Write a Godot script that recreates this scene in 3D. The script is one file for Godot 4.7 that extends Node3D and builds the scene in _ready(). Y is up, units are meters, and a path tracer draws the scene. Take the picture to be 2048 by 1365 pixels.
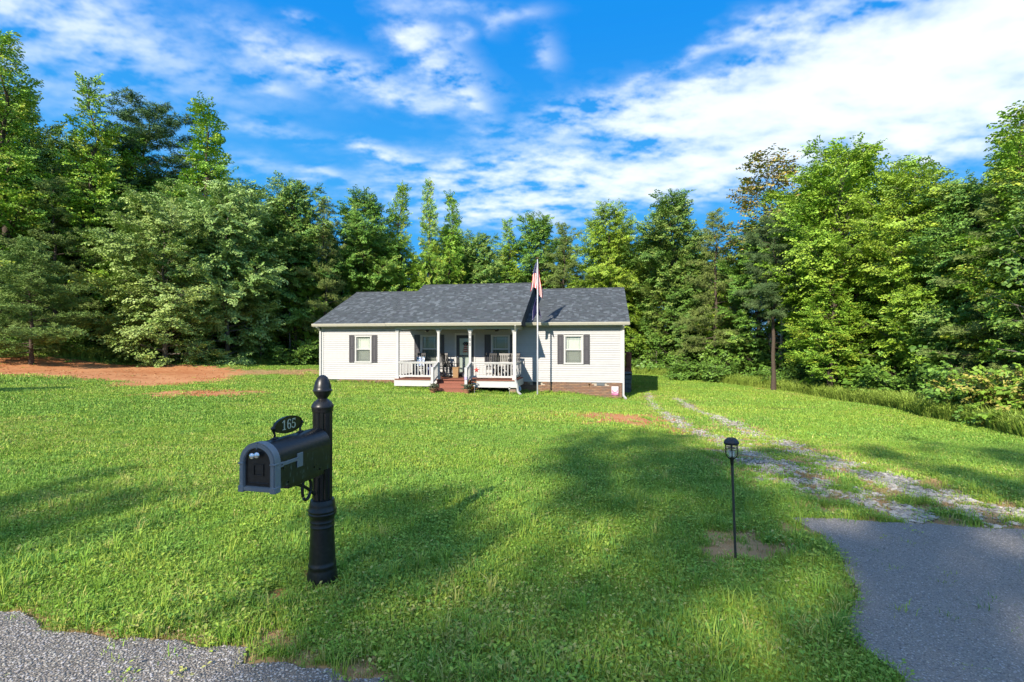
extends Node3D

# ---------------------------------------------------------------- mesh builder
class MB:
	var v := PackedVector3Array()
	var n := PackedVector3Array()
	var c := PackedColorArray()
	var t := PackedVector2Array()
	var col := Color(1, 1, 1)
	var colored := false
	var mapped := false

	func tri(a: Vector3, b: Vector3, d: Vector3) -> void:
		var k := (d - a).cross(b - a).normalized()
		v.append(a); v.append(b); v.append(d)
		n.append(k); n.append(k); n.append(k)
		c.append(col); c.append(col); c.append(col)
		if mapped:
			t.append(Vector2.ZERO); t.append(Vector2.ZERO); t.append(Vector2.ZERO)

	func quad(a: Vector3, b: Vector3, d: Vector3, e: Vector3) -> void:
		tri(a, b, d); tri(a, d, e)

	func quad_uv(p: Array, uv: Array) -> void:
		for k in [0, 1, 2, 0, 2, 3]:
			v.append(p[k]); t.append(uv[k]); c.append(col)
		for j in [0, 1]:
			var o: int = v.size() - 6 + j * 3
			var k := (v[o + 2] - v[o]).cross(v[o + 1] - v[o]).normalized()
			n.append(k); n.append(k); n.append(k)

	func vert(p: Vector3, k: Vector3) -> void:
		v.append(p); n.append(k); c.append(col)

	func squad(p: Array, k: Array) -> void:
		for j in [0, 1, 2, 0, 2, 3]:
			vert(p[j], k[j])

	func box(at: Vector3, s: Vector3, b := Basis()) -> void:
		var x := b.x * s.x * .5
		var y := b.y * s.y * .5
		var z := b.z * s.z * .5
		quad(at - x + y + z, at + x + y + z, at + x - y + z, at - x - y + z)
		quad(at + x + y - z, at - x + y - z, at - x - y - z, at + x - y - z)
		quad(at - x + y - z, at - x + y + z, at - x - y + z, at - x - y - z)
		quad(at + x + y + z, at + x + y - z, at + x - y - z, at + x - y + z)
		quad(at - x + y - z, at + x + y - z, at + x + y + z, at - x + y + z)
		quad(at - x - y + z, at + x - y + z, at + x - y - z, at - x - y - z)

	func span(lo: Vector3, hi: Vector3) -> void:
		box((lo + hi) * .5, hi - lo)

	func bevel(at: Vector3, s: Vector3, r: float, b := Basis()) -> void:
		# a box with chamfered edges
		var h := s * .5
		var p := {}
		for sx in [-1, 1]:
			for sy in [-1, 1]:
				for sz in [-1, 1]:
					p[[sx, sy, sz, 0]] = at + b * Vector3(sx * h.x, sy * (h.y - r), sz * (h.z - r))
					p[[sx, sy, sz, 1]] = at + b * Vector3(sx * (h.x - r), sy * h.y, sz * (h.z - r))
					p[[sx, sy, sz, 2]] = at + b * Vector3(sx * (h.x - r), sy * (h.y - r), sz * h.z)
		for s1 in [-1, 1]:
			face([p[[s1, -1, -1, 0]], p[[s1, -1, 1, 0]], p[[s1, 1, 1, 0]], p[[s1, 1, -1, 0]]], b.x * s1)
			face([p[[-1, s1, -1, 1]], p[[1, s1, -1, 1]], p[[1, s1, 1, 1]], p[[-1, s1, 1, 1]]], b.y * s1)
			face([p[[-1, -1, s1, 2]], p[[1, -1, s1, 2]], p[[1, 1, s1, 2]], p[[-1, 1, s1, 2]]], b.z * s1)
			for s2 in [-1, 1]:
				face([p[[s1, s2, -1, 0]], p[[s1, s2, 1, 0]], p[[s1, s2, 1, 1]], p[[s1, s2, -1, 1]]], b * Vector3(s1, s2, 0))
				face([p[[s1, -1, s2, 0]], p[[s1, 1, s2, 0]], p[[s1, 1, s2, 2]], p[[s1, -1, s2, 2]]], b * Vector3(s1, 0, s2))
				face([p[[-1, s1, s2, 1]], p[[1, s1, s2, 1]], p[[1, s1, s2, 2]], p[[-1, s1, s2, 2]]], b * Vector3(0, s1, s2))
				for s3 in [-1, 1]:
					face([p[[s1, s2, s3, 0]], p[[s1, s2, s3, 1]], p[[s1, s2, s3, 2]]], b * Vector3(s1, s2, s3))

	func face(p: Array, out: Vector3) -> void:
		var k: Vector3 = (p[2] - p[0]).cross(p[1] - p[0])
		if k.dot(out) < 0:
			p.reverse()
		tri(p[0], p[1], p[2])
		if p.size() == 4:
			tri(p[0], p[2], p[3])

	func beam(a: Vector3, b: Vector3, w: float, h: float) -> void:
		var z := (b - a).normalized()
		var x := Vector3.UP.cross(z)
		x = Vector3.RIGHT if x.length() < .01 else x.normalized()
		box((a + b) * .5, Vector3(w, h, (b - a).length()), Basis(x, z.cross(x), z))

	func tube(p: Array, r: Array, sides := 6, cap := true) -> void:
		var rings := []
		var prev := Vector3.RIGHT
		for i in p.size():
			var d: Vector3 = (p[mini(i + 1, p.size() - 1)] - p[maxi(i - 1, 0)]).normalized()
			var x := prev - d * prev.dot(d)
			if x.length() < .05:
				x = d.cross(Vector3(.3, .2, .9))
			x = x.normalized()
			prev = x
			var y := d.cross(x)
			var ring := []
			for k in sides:
				var a := TAU * k / sides
				ring.append(x * cos(a) + y * sin(a))
			rings.append(ring)
		for i in p.size() - 1:
			for k in sides:
				var j := (k + 1) % sides
				var a: Vector3 = rings[i][k]
				var b: Vector3 = rings[i][j]
				var e: Vector3 = rings[i + 1][k]
				var f: Vector3 = rings[i + 1][j]
				squad([p[i] + a * r[i], p[i + 1] + e * r[i + 1], p[i + 1] + f * r[i + 1], p[i] + b * r[i]], [a, e, f, b])
		if cap:
			var last := p.size() - 1
			for k in sides:
				var j := (k + 1) % sides
				if r[0] > .0005:
					tri(p[0], p[0] + rings[0][k] * r[0], p[0] + rings[0][j] * r[0])
				if r[last] > .0005:
					tri(p[last], p[last] + rings[last][j] * r[last], p[last] + rings[last][k] * r[last])

	# profile: [radius, y] from bottom to top; smooth within 40 degrees
	func lathe(profile: Array, sides := 24, at := Vector3.ZERO, flat := false) -> void:
		var nr := []
		for i in profile.size() - 1:
			nr.append(Vector2(profile[i + 1][1] - profile[i][1], -(profile[i + 1][0] - profile[i][0])).normalized())
		for i in profile.size() - 1:
			var n0: Vector2 = nr[i]
			var n1: Vector2 = nr[i]
			if i > 0 and nr[i - 1].dot(nr[i]) > .72:
				n0 = (nr[i - 1] + nr[i]).normalized()
			if i < nr.size() - 1 and nr[i + 1].dot(nr[i]) > .72:
				n1 = (nr[i + 1] + nr[i]).normalized()
			for k in sides:
				var a := TAU * k / sides
				var b := TAU * (k + 1) / sides
				var da := Vector3(cos(a), 0, sin(a))
				var db := Vector3(cos(b), 0, sin(b))
				var p := [at + da * profile[i][0] + Vector3.UP * profile[i][1], at + da * profile[i + 1][0] + Vector3.UP * profile[i + 1][1], at + db * profile[i + 1][0] + Vector3.UP * profile[i + 1][1], at + db * profile[i][0] + Vector3.UP * profile[i][1]]
				if flat:
					face(p, (da + db) * .5 * maxf(absf(nr[i].x), .01) * signf(nr[i].x + .0001) + Vector3.UP * nr[i].y)
				else:
					squad([p[3], p[2], p[1], p[0]], [db * n0.x + Vector3.UP * n0.y, db * n1.x + Vector3.UP * n1.y, da * n1.x + Vector3.UP * n1.y, da * n0.x + Vector3.UP * n0.y])

	# poly: Vector2 list (x, y), extruded from z0 (back) to z1 (front)
	func extrude(poly: PackedVector2Array, z0: float, z1: float, xf := Transform3D(), caps := true) -> void:
		var m := poly.size()
		var cw := Geometry2D.is_polygon_clockwise(poly)
		var en := []
		for i in m:
			var e := (poly[(i + 1) % m] - poly[i]).normalized()
			en.append(Vector2(-e.y, e.x) if cw else Vector2(e.y, -e.x))
		for i in m:
			var j := (i + 1) % m
			var a: Vector2 = en[i]
			var b: Vector2 = en[i]
			if en[(i + m - 1) % m].dot(en[i]) > .85:
				a = (en[(i + m - 1) % m] + en[i]).normalized()
			if en[j].dot(en[i]) > .85:
				b = (en[j] + en[i]).normalized()
			var p := [Vector3(poly[i].x, poly[i].y, z0), Vector3(poly[i].x, poly[i].y, z1), Vector3(poly[j].x, poly[j].y, z1), Vector3(poly[j].x, poly[j].y, z0)]
			var q := [Vector3(a.x, a.y, 0), Vector3(a.x, a.y, 0), Vector3(b.x, b.y, 0), Vector3(b.x, b.y, 0)]
			var k: Vector3 = (p[2] - p[0]).cross(p[1] - p[0])
			if k.dot(q[0]) < 0:
				p.reverse(); q.reverse()
			for s in 4:
				p[s] = xf * p[s]; q[s] = xf.basis * q[s]
			squad(p, q)
		if caps:
			var idx := Geometry2D.triangulate_polygon(poly)
			for s in range(0, idx.size(), 3):
				for z in [z0, z1]:
					var p := []
					for k in 3:
						p.append(xf * Vector3(poly[idx[s + k]].x, poly[idx[s + k]].y, z))
					face(p, xf.basis * Vector3(0, 0, 1 if z == maxf(z0, z1) else -1))

	# two outlines of the same length: a frame between them
	func ring(outer: PackedVector2Array, inner: PackedVector2Array, z0: float, z1: float) -> void:
		extrude(outer, z0, z1, Transform3D(), false)
		var m := outer.size()
		for i in m:
			var j := (i + 1) % m
			var a := outer[i]
			var b := outer[j]
			var e := inner[i]
			var f := inner[j]
			face([Vector3(a.x, a.y, z1), Vector3(b.x, b.y, z1), Vector3(f.x, f.y, z1), Vector3(e.x, e.y, z1)], Vector3(0, 0, 1))
			face([Vector3(e.x, e.y, z0), Vector3(f.x, f.y, z0), Vector3(f.x, f.y, z1), Vector3(e.x, e.y, z1)], Vector3(a.x - e.x, a.y - e.y, 0))

	func mesh() -> ArrayMesh:
		var a := []
		a.resize(Mesh.ARRAY_MAX)
		a[Mesh.ARRAY_VERTEX] = v
		a[Mesh.ARRAY_NORMAL] = n
		if colored:
			a[Mesh.ARRAY_COLOR] = c
		if mapped:
			a[Mesh.ARRAY_TEX_UV] = t
		var m := ArrayMesh.new()
		m.add_surface_from_arrays(Mesh.PRIMITIVE_TRIANGLES, a)
		return m

# ---------------------------------------------------------------- nodes
var used := {}
func numbered(called: String) -> String:
	used[called] = used.get(called, 0) + 1
	return called if used[called] == 1 else "%s_%03d" % [called, used[called] - 1]

func tag(o: Node, label: String, category: String, group := "") -> Node:
	o.set_meta("label", label)
	o.set_meta("category", category)
	if group:
		o.set_meta("group", group)
	return o

func thing(called: String, label: String, category: String, at: Vector3, turn := 0.0, group := "") -> Node3D:
	var o := Node3D.new()
	o.name = numbered(called)
	add_child(o)
	o.position = at
	o.rotation.y = turn
	tag(o, label, category, group)
	return o

func put(called: String, m: Mesh, mat: Material, parent: Node = self, at := Vector3.ZERO) -> MeshInstance3D:
	var o := MeshInstance3D.new()
	o.name = numbered(called) if parent == self else called
	o.mesh = m
	o.material_override = mat
	parent.add_child(o, true)
	o.position = at
	return o

func part(called: String, b: MB, mat: Material, parent: Node) -> MeshInstance3D:
	return put(called, b.mesh(), mat, parent)

func boxes(called: String, lo: Vector3, hi: Vector3, mat: Material, parent: Node) -> MeshInstance3D:
	var b := MB.new()
	b.span(lo, hi)
	return put(called, b.mesh(), mat, parent)

func again(o: Node3D, at: Vector3, turn: float, label: String) -> Node3D:
	var r: Node3D = o.duplicate()
	var base := String(o.name)
	if base.length() > 4 and base[-4] == "_" and base.right(3).is_valid_int():
		base = base.left(-4)
	r.name = numbered(base)
	add_child(r)
	r.position = at
	r.rotation.y = turn
	r.set_meta("label", label)
	return r

# ---------------------------------------------------------------- materials
func noise_tex(freq: float, lo: Color, hi: Color, size := 256, octaves := 4, kind := FastNoiseLite.TYPE_SIMPLEX_SMOOTH, sd := 1, mid := -1.0) -> NoiseTexture2D:
	var f := FastNoiseLite.new()
	f.noise_type = kind
	f.frequency = freq
	f.fractal_octaves = octaves
	f.seed = sd
	var g := Gradient.new()
	g.set_color(0, lo)
	g.set_color(1, hi)
	if mid >= 0:
		g.set_offset(0, mid)
		g.set_offset(1, minf(1.0, mid + .35))
	var t := NoiseTexture2D.new()
	t.width = size
	t.height = size
	t.seamless = true
	t.noise = f
	t.color_ramp = g
	return t

func bump_tex(freq: float, size := 256, octaves := 4, kind := FastNoiseLite.TYPE_SIMPLEX_SMOOTH, strength := 4.0) -> NoiseTexture2D:
	var f := FastNoiseLite.new()
	f.noise_type = kind
	f.frequency = freq
	f.fractal_octaves = octaves
	var t := NoiseTexture2D.new()
	t.width = size
	t.height = size
	t.seamless = true
	t.as_normal_map = true
	t.bump_strength = strength
	t.noise = f
	return t

# lin: linear base colour
func mat(lin: Color, rough := .7, spec := .5, metal := 0.0) -> StandardMaterial3D:
	var m := StandardMaterial3D.new()
	m.albedo_color = lin.linear_to_srgb()
	m.roughness = rough
	m.metallic_specular = spec
	m.metallic = metal
	return m

func textured(lin: Color, rough: float, tex: Texture2D, scale: float, bump: Texture2D = null, spec := .5) -> StandardMaterial3D:
	var m := mat(lin, rough, spec)
	m.albedo_texture = tex
	m.uv1_triplanar = true
	m.uv1_scale = Vector3.ONE * scale
	if bump:
		m.normal_enabled = true
		m.normal_texture = bump
		m.normal_scale = .6
	return m

func painted(rough := .7, spec := .5, back := 0.0) -> StandardMaterial3D:
	var m := mat(Color(1, 1, 1), rough, spec)
	m.vertex_color_use_as_albedo = true
	if back > 0:
		m.backlight_enabled = true
		m.backlight = Color(back, back, back)
	return m

func pane(a: float) -> StandardMaterial3D:
	var m := mat(Color(.75, .9, .8), .02, .5)
	m.transparency = BaseMaterial3D.TRANSPARENCY_ALPHA
	m.albedo_color.a = a
	return m

# ---------------------------------------------------------------- the place
const FOCAL := 1000.0        # in pixels of the photograph
const LEVEL := 686.0         # its horizon row
const EYE := 1.65
const SUN_SIDE := .46        # how far shadows run to the right for each .89 away
var rng := RandomNumberGenerator.new()
var wob := FastNoiseLite.new()

# terrain: [x, distance ahead, height]
var known := [[-8, -8, .1], [0, -8, .05], [8, -8, 0], [-20, -8, .3], [20, -8, -.1], [-30, -25, .5], [0, -30, .1], [30, -30, 0],
	[-4, 1, 0], [0, 0, 0], [4, 1, 0], [-4, 3, 0], [0, 3.4, 0], [3, 3.5, 0], [5, 4, -.02], [-8, 3, .05], [8, 3, -.08], [-2, 5, 0], [2, 5, -.02], [-15, 3, .25],
	[0, 8, -.08], [0, 12, -.2], [-6, 10, -.02], [5, 8, -.2], [6, 12, -.45], [11.8, 11.5, -.49], [12.8, 15.5, -.57], [13.4, 21, -.7], [13.5, 26, -.72], [10, 36, -.66],
	[5, 22, -.86], [1.1, 21.4, -.6], [-9.2, 24.4, -.26], [-4.2, 21.4, -.34], [-2.1, 20, -.42], [0, 20.6, -.5], [2, 18, -.55], [-3, 16, -.28], [8, 18, -.75], [7, 27, -.95],
	[-20.5, 20, .39], [-26.5, 26, 1.26], [-18, 29.5, .5], [-14, 31.5, .24], [-9, 32, 0], [0, 36, -.3], [-12, 16, .05], [-16, 14, .2], [-10, 8, .1], [-30, 15, .9], [-12.5, 24, 0],
	[20, 10, -.6], [25, 20, -.8], [25, 40, -.6], [0, 60, -.2], [-40, 40, 2], [40, 60, -.3], [-40, 70, 2], [45, 10, -.6], [-45, 10, 1.4]]
const GX := -70.0
const GD := -40.0
const GN := 281
var grid := PackedFloat32Array()

func raw_height(x: float, d: float) -> float:
	var w := 0.0
	var s := 0.0
	for k in known:
		var q: float = (x - k[0]) * (x - k[0]) + (d - k[1]) * (d - k[1]) + .5
		q = 1.0 / (q * sqrt(q))
		w += q
		s += q * k[2]
	return s / w

func make_grid() -> void:
	grid.resize(GN * GN)
	for i in GN:
		for j in GN:
			var x := GX + j * .5
			var d := GD + i * .5
			var off := absf(x * .26 + (d + 1.2) * .966)     # the road lies level, and so does the ground beside it
			grid[i * GN + j] = raw_height(x, d) * smoothstep(4.2, 9.0, off) * smoothstep(4.5, 8.0, Vector2(x - 1.5, d - 2).length())

func lie(x: float, d: float) -> float:
	var fx := clampf((x - GX) * 2, 0, GN - 1.001)
	var fd := clampf((d - GD) * 2, 0, GN - 1.001)
	var j := int(fx)
	var i := int(fd)
	fx -= j
	fd -= i
	var o := i * GN + j
	return lerpf(lerpf(grid[o], grid[o + 1], fx), lerpf(grid[o + GN], grid[o + GN + 1], fx), fd)

# the point of the ground seen at a pixel of the photograph: (x, distance)
func seen_at(px: float, py: float) -> Vector2:
	var kx := (px - 1024) / FOCAL
	var ky := (LEVEL - py) / FOCAL
	var d := 1.5
	while d < 70:
		if EYE + ky * d < lie(kx * d, d):
			var lo := d - .25
			var hi := d
			for i in 12:
				var m := (lo + hi) * .5
				if EYE + ky * m < lie(kx * m, m):
					hi = m
				else:
					lo = m
			return Vector2(kx * hi, hi)
		d += .25
	return Vector2(kx * d, d)

func ground(p: Vector2, up := 0.0) -> Vector3:
	return Vector3(p.x, lie(p.x, p.y) + up, -p.y)

func outline(px: Array) -> PackedVector2Array:
	var r := PackedVector2Array()
	for p in px:
		r.append(seen_at(p[0], p[1]))
	return r

# house axes: u along the front from its left corner, y up, v behind the front wall
const HOUSE_TURN := -9.6
const HOUSE_SIZE := 1.05
const HOUSE_AT := Vector2(-.381 * 23.3, 23.3)
func on_house(u: float, y: float, v: float) -> Vector3:
	var a := deg_to_rad(-HOUSE_TURN)
	return Vector3((HOUSE_AT.x + u * cos(a) + v * sin(a)) * HOUSE_SIZE, EYE + (y - EYE) * HOUSE_SIZE, -(HOUSE_AT.y - u * sin(a) + v * cos(a)) * HOUSE_SIZE)

func house_ground(u: float, v: float) -> float:
	var p := on_house(u, 0, v)
	return (lie(p.x, -p.z) - EYE) / HOUSE_SIZE + EYE

# ---------------------------------------------------------------- start
func _ready() -> void:
	rng.seed = 7
	wob.seed = 3
	wob.frequency = .6
	wob.fractal_octaves = 3
	var cam := Camera3D.new()
	cam.name = "camera"
	add_child(cam)
	cam.position = Vector3(0, EYE, 0)
	cam.rotation.x = atan((LEVEL - 682.5) / FOCAL)
	cam.fov = rad_to_deg(2 * atan(682.5 / FOCAL))
	cam.near = .05
	cam.far = 600
	cam.current = true
	var env := Environment.new()
	env.background_mode = Environment.BG_SKY
	env.tonemap_mode = Environment.TONE_MAPPER_LINEAR
	env.tonemap_exposure = 1.68
	env.sdfgi_enabled = true
	env.ssao_enabled = true
	env.ssil_enabled = true
	var sky := Sky.new()
	var pan := PanoramaSkyMaterial.new()
	pan.panorama = ImageTexture.create_from_image(sky_image())
	pan.energy_multiplier = .78
	sky.sky_material = pan
	env.sky = sky
	var we := WorldEnvironment.new()
	we.name = "air"
	we.environment = env
	add_child(we)
	var sun := DirectionalLight3D.new()
	sun.name = "sun"
	sun.light_energy = 1.5
	sun.light_color = Color(1, .955, .88)
	sun.light_angular_distance = .53
	sun.shadow_enabled = true
	add_child(sun)
	sun.look_at_from_position(Vector3.ZERO, Vector3(SUN_SIDE * cos(deg_to_rad(30)), -sin(deg_to_rad(30)), -.89 * cos(deg_to_rad(30))))
	make_grid()
	make_materials()
	make_masks()
	make_ground()
	make_house()
	make_porch_things()
	make_flagpole()
	make_mailbox()
	make_lamp()
	make_yard_things()
	make_woods()
	make_grass()

# ---------------------------------------------------------------- sky
# cloud masses: [column, row, half width, half height, tilt in degrees, how dense], read off the photograph as directions
var clouds := [[1930, 60, 420, 110, -6, 1.25], [1700, 180, 430, 85, -6, 1.20], [1950, 240, 380, 75, 0, 1.10], [1480, 170, 200, 40, -12, 0.75], [1230, 215, 130, 42, -4, 0.62], [1420, 235, 120, 30, 0, 0.55], [1370, 265, 150, 30, 8, 0.60],
	[1420, 320, 200, 36, 0, 0.85], [1330, 370, 240, 34, 0, 0.85], [1180, 330, 130, 30, 6, 0.50], [1400, 105, 170, 14, -17, 0.50], [1545, 38, 70, 24, 5, 0.50], [1640, 20, 120, 30, -8, 0.50], [1110, 250, 60, 40, 0, 0.25],
	[90, 110, 330, 130, 0, 0.25], [360, 120, 260, 70, 4, 0.19], [60, 30, 260, 60, 0, 0.17], [850, 75, 75, 42, 25, 0.63], [900, 150, 95, 42, 28, 0.67], [720, 150, 150, 36, 14, 0.53], [560, 110, 130, 34, 16, 0.41], [780, 185, 120, 16, 12, 0.44], [540, 165, 60, 14, 12, 0.37],
	[592, 28, 30, 11, 8, 0.48], [930, 60, 24, 15, 0, 0.44], [1000, 40, 26, 22, -30, 0.30], [1095, 95, 26, 40, -35, 0.27], [910, 6, 70, 14, 0, 0.41], [1050, 20, 60, 14, 0, 0.30], [960, 205, 40, 12, 40, 0.33],
	[750, 300, 60, 12, 10, 0.45], [800, 318, 55, 14, 10, 0.45], [950, 370, 190, 48, 0, 0.51], [1050, 420, 230, 40, 0, 0.49], [1020, 320, 120, 28, 0, 0.41], [660, 350, 60, 12, 6, 0.33], [560, 265, 100, 18, 5, 0.25], [500, 330, 130, 24, 0, 0.25], [1010, 265, 80, 20, 0, 0.26]]

func sky_image() -> Image:
	# how dense the cloud masses are, on a coarse grid of directions (quarter degrees would be finer than needed)
	var cw := 1024
	var ch := 256
	var mask := Image.create(cw, ch, false, Image.FORMAT_RF)
	var list := []
	for k in clouds:
		list.append(cloud_direction(k))
	var r := RandomNumberGenerator.new()
	r.seed = 11
	for i in 300:   # the same kind of sky all round
		var az := r.randf_range(-PI, PI)
		var el := deg_to_rad(r.randf_range(3, 75))
		if absf(az) < .86 and el < .72:
			continue
		var big := r.randf() * r.randf()
		list.append([az, el, lerpf(.05, .3, big), lerpf(.015, .09, big), r.randf_range(-.2, .2), r.randf_range(.4, 1.1)])
	var acc := PackedFloat32Array()
	acc.resize(cw * ch)
	for k in list:
		var wide: float = 1.0 / maxf(cos(k[1]), .2)
		var reach: float = 1.9 * maxf(k[2], k[3])
		var i0 := int((PI / 2 - k[1] - reach) / (PI / 2) * ch)
		var i1 := int((PI / 2 - k[1] + reach) / (PI / 2) * ch) + 1
		var j0 := int((k[0] - reach * wide + PI) / TAU * cw)
		var j1 := int((k[0] + reach * wide + PI) / TAU * cw) + 1
		var ct := cos(k[4])
		var sn := sin(k[4])
		for i in range(maxi(i0, 0), mini(i1, ch)):
			for j in range(j0, j1):
				var az := (j + .5) / cw * TAU - PI
				var el := PI / 2 - (i + .5) / ch * PI / 2
				var x: float = (az - k[0]) / wide
				var y: float = el - k[1]
				var p: float = (x * ct - y * sn) / k[2]
				var q: float = (x * sn + y * ct) / k[3]
				var e := p * p + q * q
				if e < 3.2:
					var o := i * cw + posmod(j, cw)
					acc[o] = maxf(acc[o], 0.0) + k[5] * exp(-e * 1.15)
	mask = Image.create_from_data(cw, ch, false, Image.FORMAT_RF, acc.to_byte_array())
	var w := 4096
	var h := 2048
	var out := Image.create(w, h, false, Image.FORMAT_RGB8)
	var low := sky_part(mask, 0, 0, 1024, 256, 1024, 256)   # the whole upper half, coarse
	low.resize(w, h / 2, Image.INTERPOLATE_CUBIC)
	out.blit_rect(low, Rect2i(0, 0, w, h / 2), Vector2i.ZERO)
	var lower := Image.create(w, h / 2, false, Image.FORMAT_RGB8)
	lower.fill(Color(.6, .66, .66))
	out.blit_rect(lower, Rect2i(0, 0, w, h / 2), Vector2i(0, h / 2))
	var fine := sky_part(mask, 1450, 480, 2650, 1024, 4096, 1024)   # what the photograph shows, fine
	out.blit_rect(fine, Rect2i(0, 0, 1200, 544), Vector2i(1450, 480))
	var turned := Image.create(w, h, false, Image.FORMAT_RGB8)   # a panorama begins and ends straight ahead
	turned.blit_rect(out, Rect2i(w / 2, 0, w / 2, h), Vector2i.ZERO)
	turned.blit_rect(out, Rect2i(0, 0, w / 2, h), Vector2i(w / 2, 0))
	return turned

func cloud_direction(k: Array) -> Array:
	var x: float = (k[0] - 1024) / FOCAL
	var l := sqrt(1 + x * x)
	var el := atan((LEVEL - k[1]) / FOCAL / l)
	var s := cos(el) / l / FOCAL
	return [atan(x), el, k[2] * s * lerpf(1.0, 1.0 / l, .8), k[3] * s, deg_to_rad(k[4]), k[5]]

func sky_part(mask: Image, x0: int, y0: int, x1: int, y1: int, w: int, h: int) -> Image:
	var f := FastNoiseLite.new()
	f.noise_type = FastNoiseLite.TYPE_SIMPLEX
	f.frequency = 1.0
	f.fractal_octaves = 6
	f.fractal_gain = .62
	f.seed = 5
	var g := FastNoiseLite.new()
	g.frequency = 3.2
	g.fractal_octaves = 3
	g.seed = 9
	var m := mask.get_data().to_float32_array()
	var mw := mask.get_width()
	var mh := mask.get_height()
	var bytes := PackedByteArray()
	bytes.resize((x1 - x0) * (y1 - y0) * 3)
	var o := 0
	var high := Vector3(.006, .235, .70)
	var mid := Vector3(.045, .34, .755)
	var bottom := Vector3(.19, .46, .76)
	for i in range(y0, y1):
		var el := PI / 2 - (i + .5) / h * PI / 2
		var se := sin(el)
		var ce := cos(el)
		var blue := mid.lerp(high, smoothstep(.22, .6, el)) if el > .22 else bottom.lerp(mid, smoothstep(-.02, .22, el))
		for j in range(x0, x1):
			var az := (j + .5) / w * TAU - PI
			var dx := sin(az) * ce / (se + .16)
			var dz := cos(az) * ce / (se + .16)
			var n := f.get_noise_3d(dx * 4.2, dz * 6.4, 0)
			var n2 := g.get_noise_3d(dx * 1.3, dz * 1.9, 4)
			var fx := (az + n * .035 + PI) / TAU * mw - .5
			var fy := clampf((PI / 2 - el - n2 * .014) / (PI / 2) * mh - .5, 0, mh - 1.01)
			var jx := int(floor(fx))
			var jy := int(fy)
			fx -= jx
			fy -= jy
			var a := jy * mw
			var j0 := posmod(jx, mw)
			var j1 := posmod(jx + 1, mw)
			var k := lerpf(lerpf(m[a + j0], m[a + j1], fx), lerpf(m[a + mw + j0], m[a + mw + j1], fx), fy)
			var e := clampf(k * (.72 + n2 * .4) + minf(k * 1.3, .75) * n * 1.15 * (1.15 - .5 * smoothstep(.6, 1.5, k)), 0, 1.4)
			e = 1 - exp(-1.55 * e * (.6 + .4 * minf(e, 1.0)))
			var cr := lerpf(blue.x, .90, e)
			var cg := lerpf(blue.y, .95, e)
			var cb := lerpf(blue.z, 1.0, e)
			bytes[o] = int(255.0 * pow(clampf(cr, 0, 1), 1 / 2.2))
			bytes[o + 1] = int(255.0 * pow(clampf(cg, 0, 1), 1 / 2.2))
			bytes[o + 2] = int(255.0 * pow(clampf(cb, 0, 1), 1 / 2.2))
			o += 3
	return Image.create_from_data(x1 - x0, y1 - y0, false, Image.FORMAT_RGB8, bytes)

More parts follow.
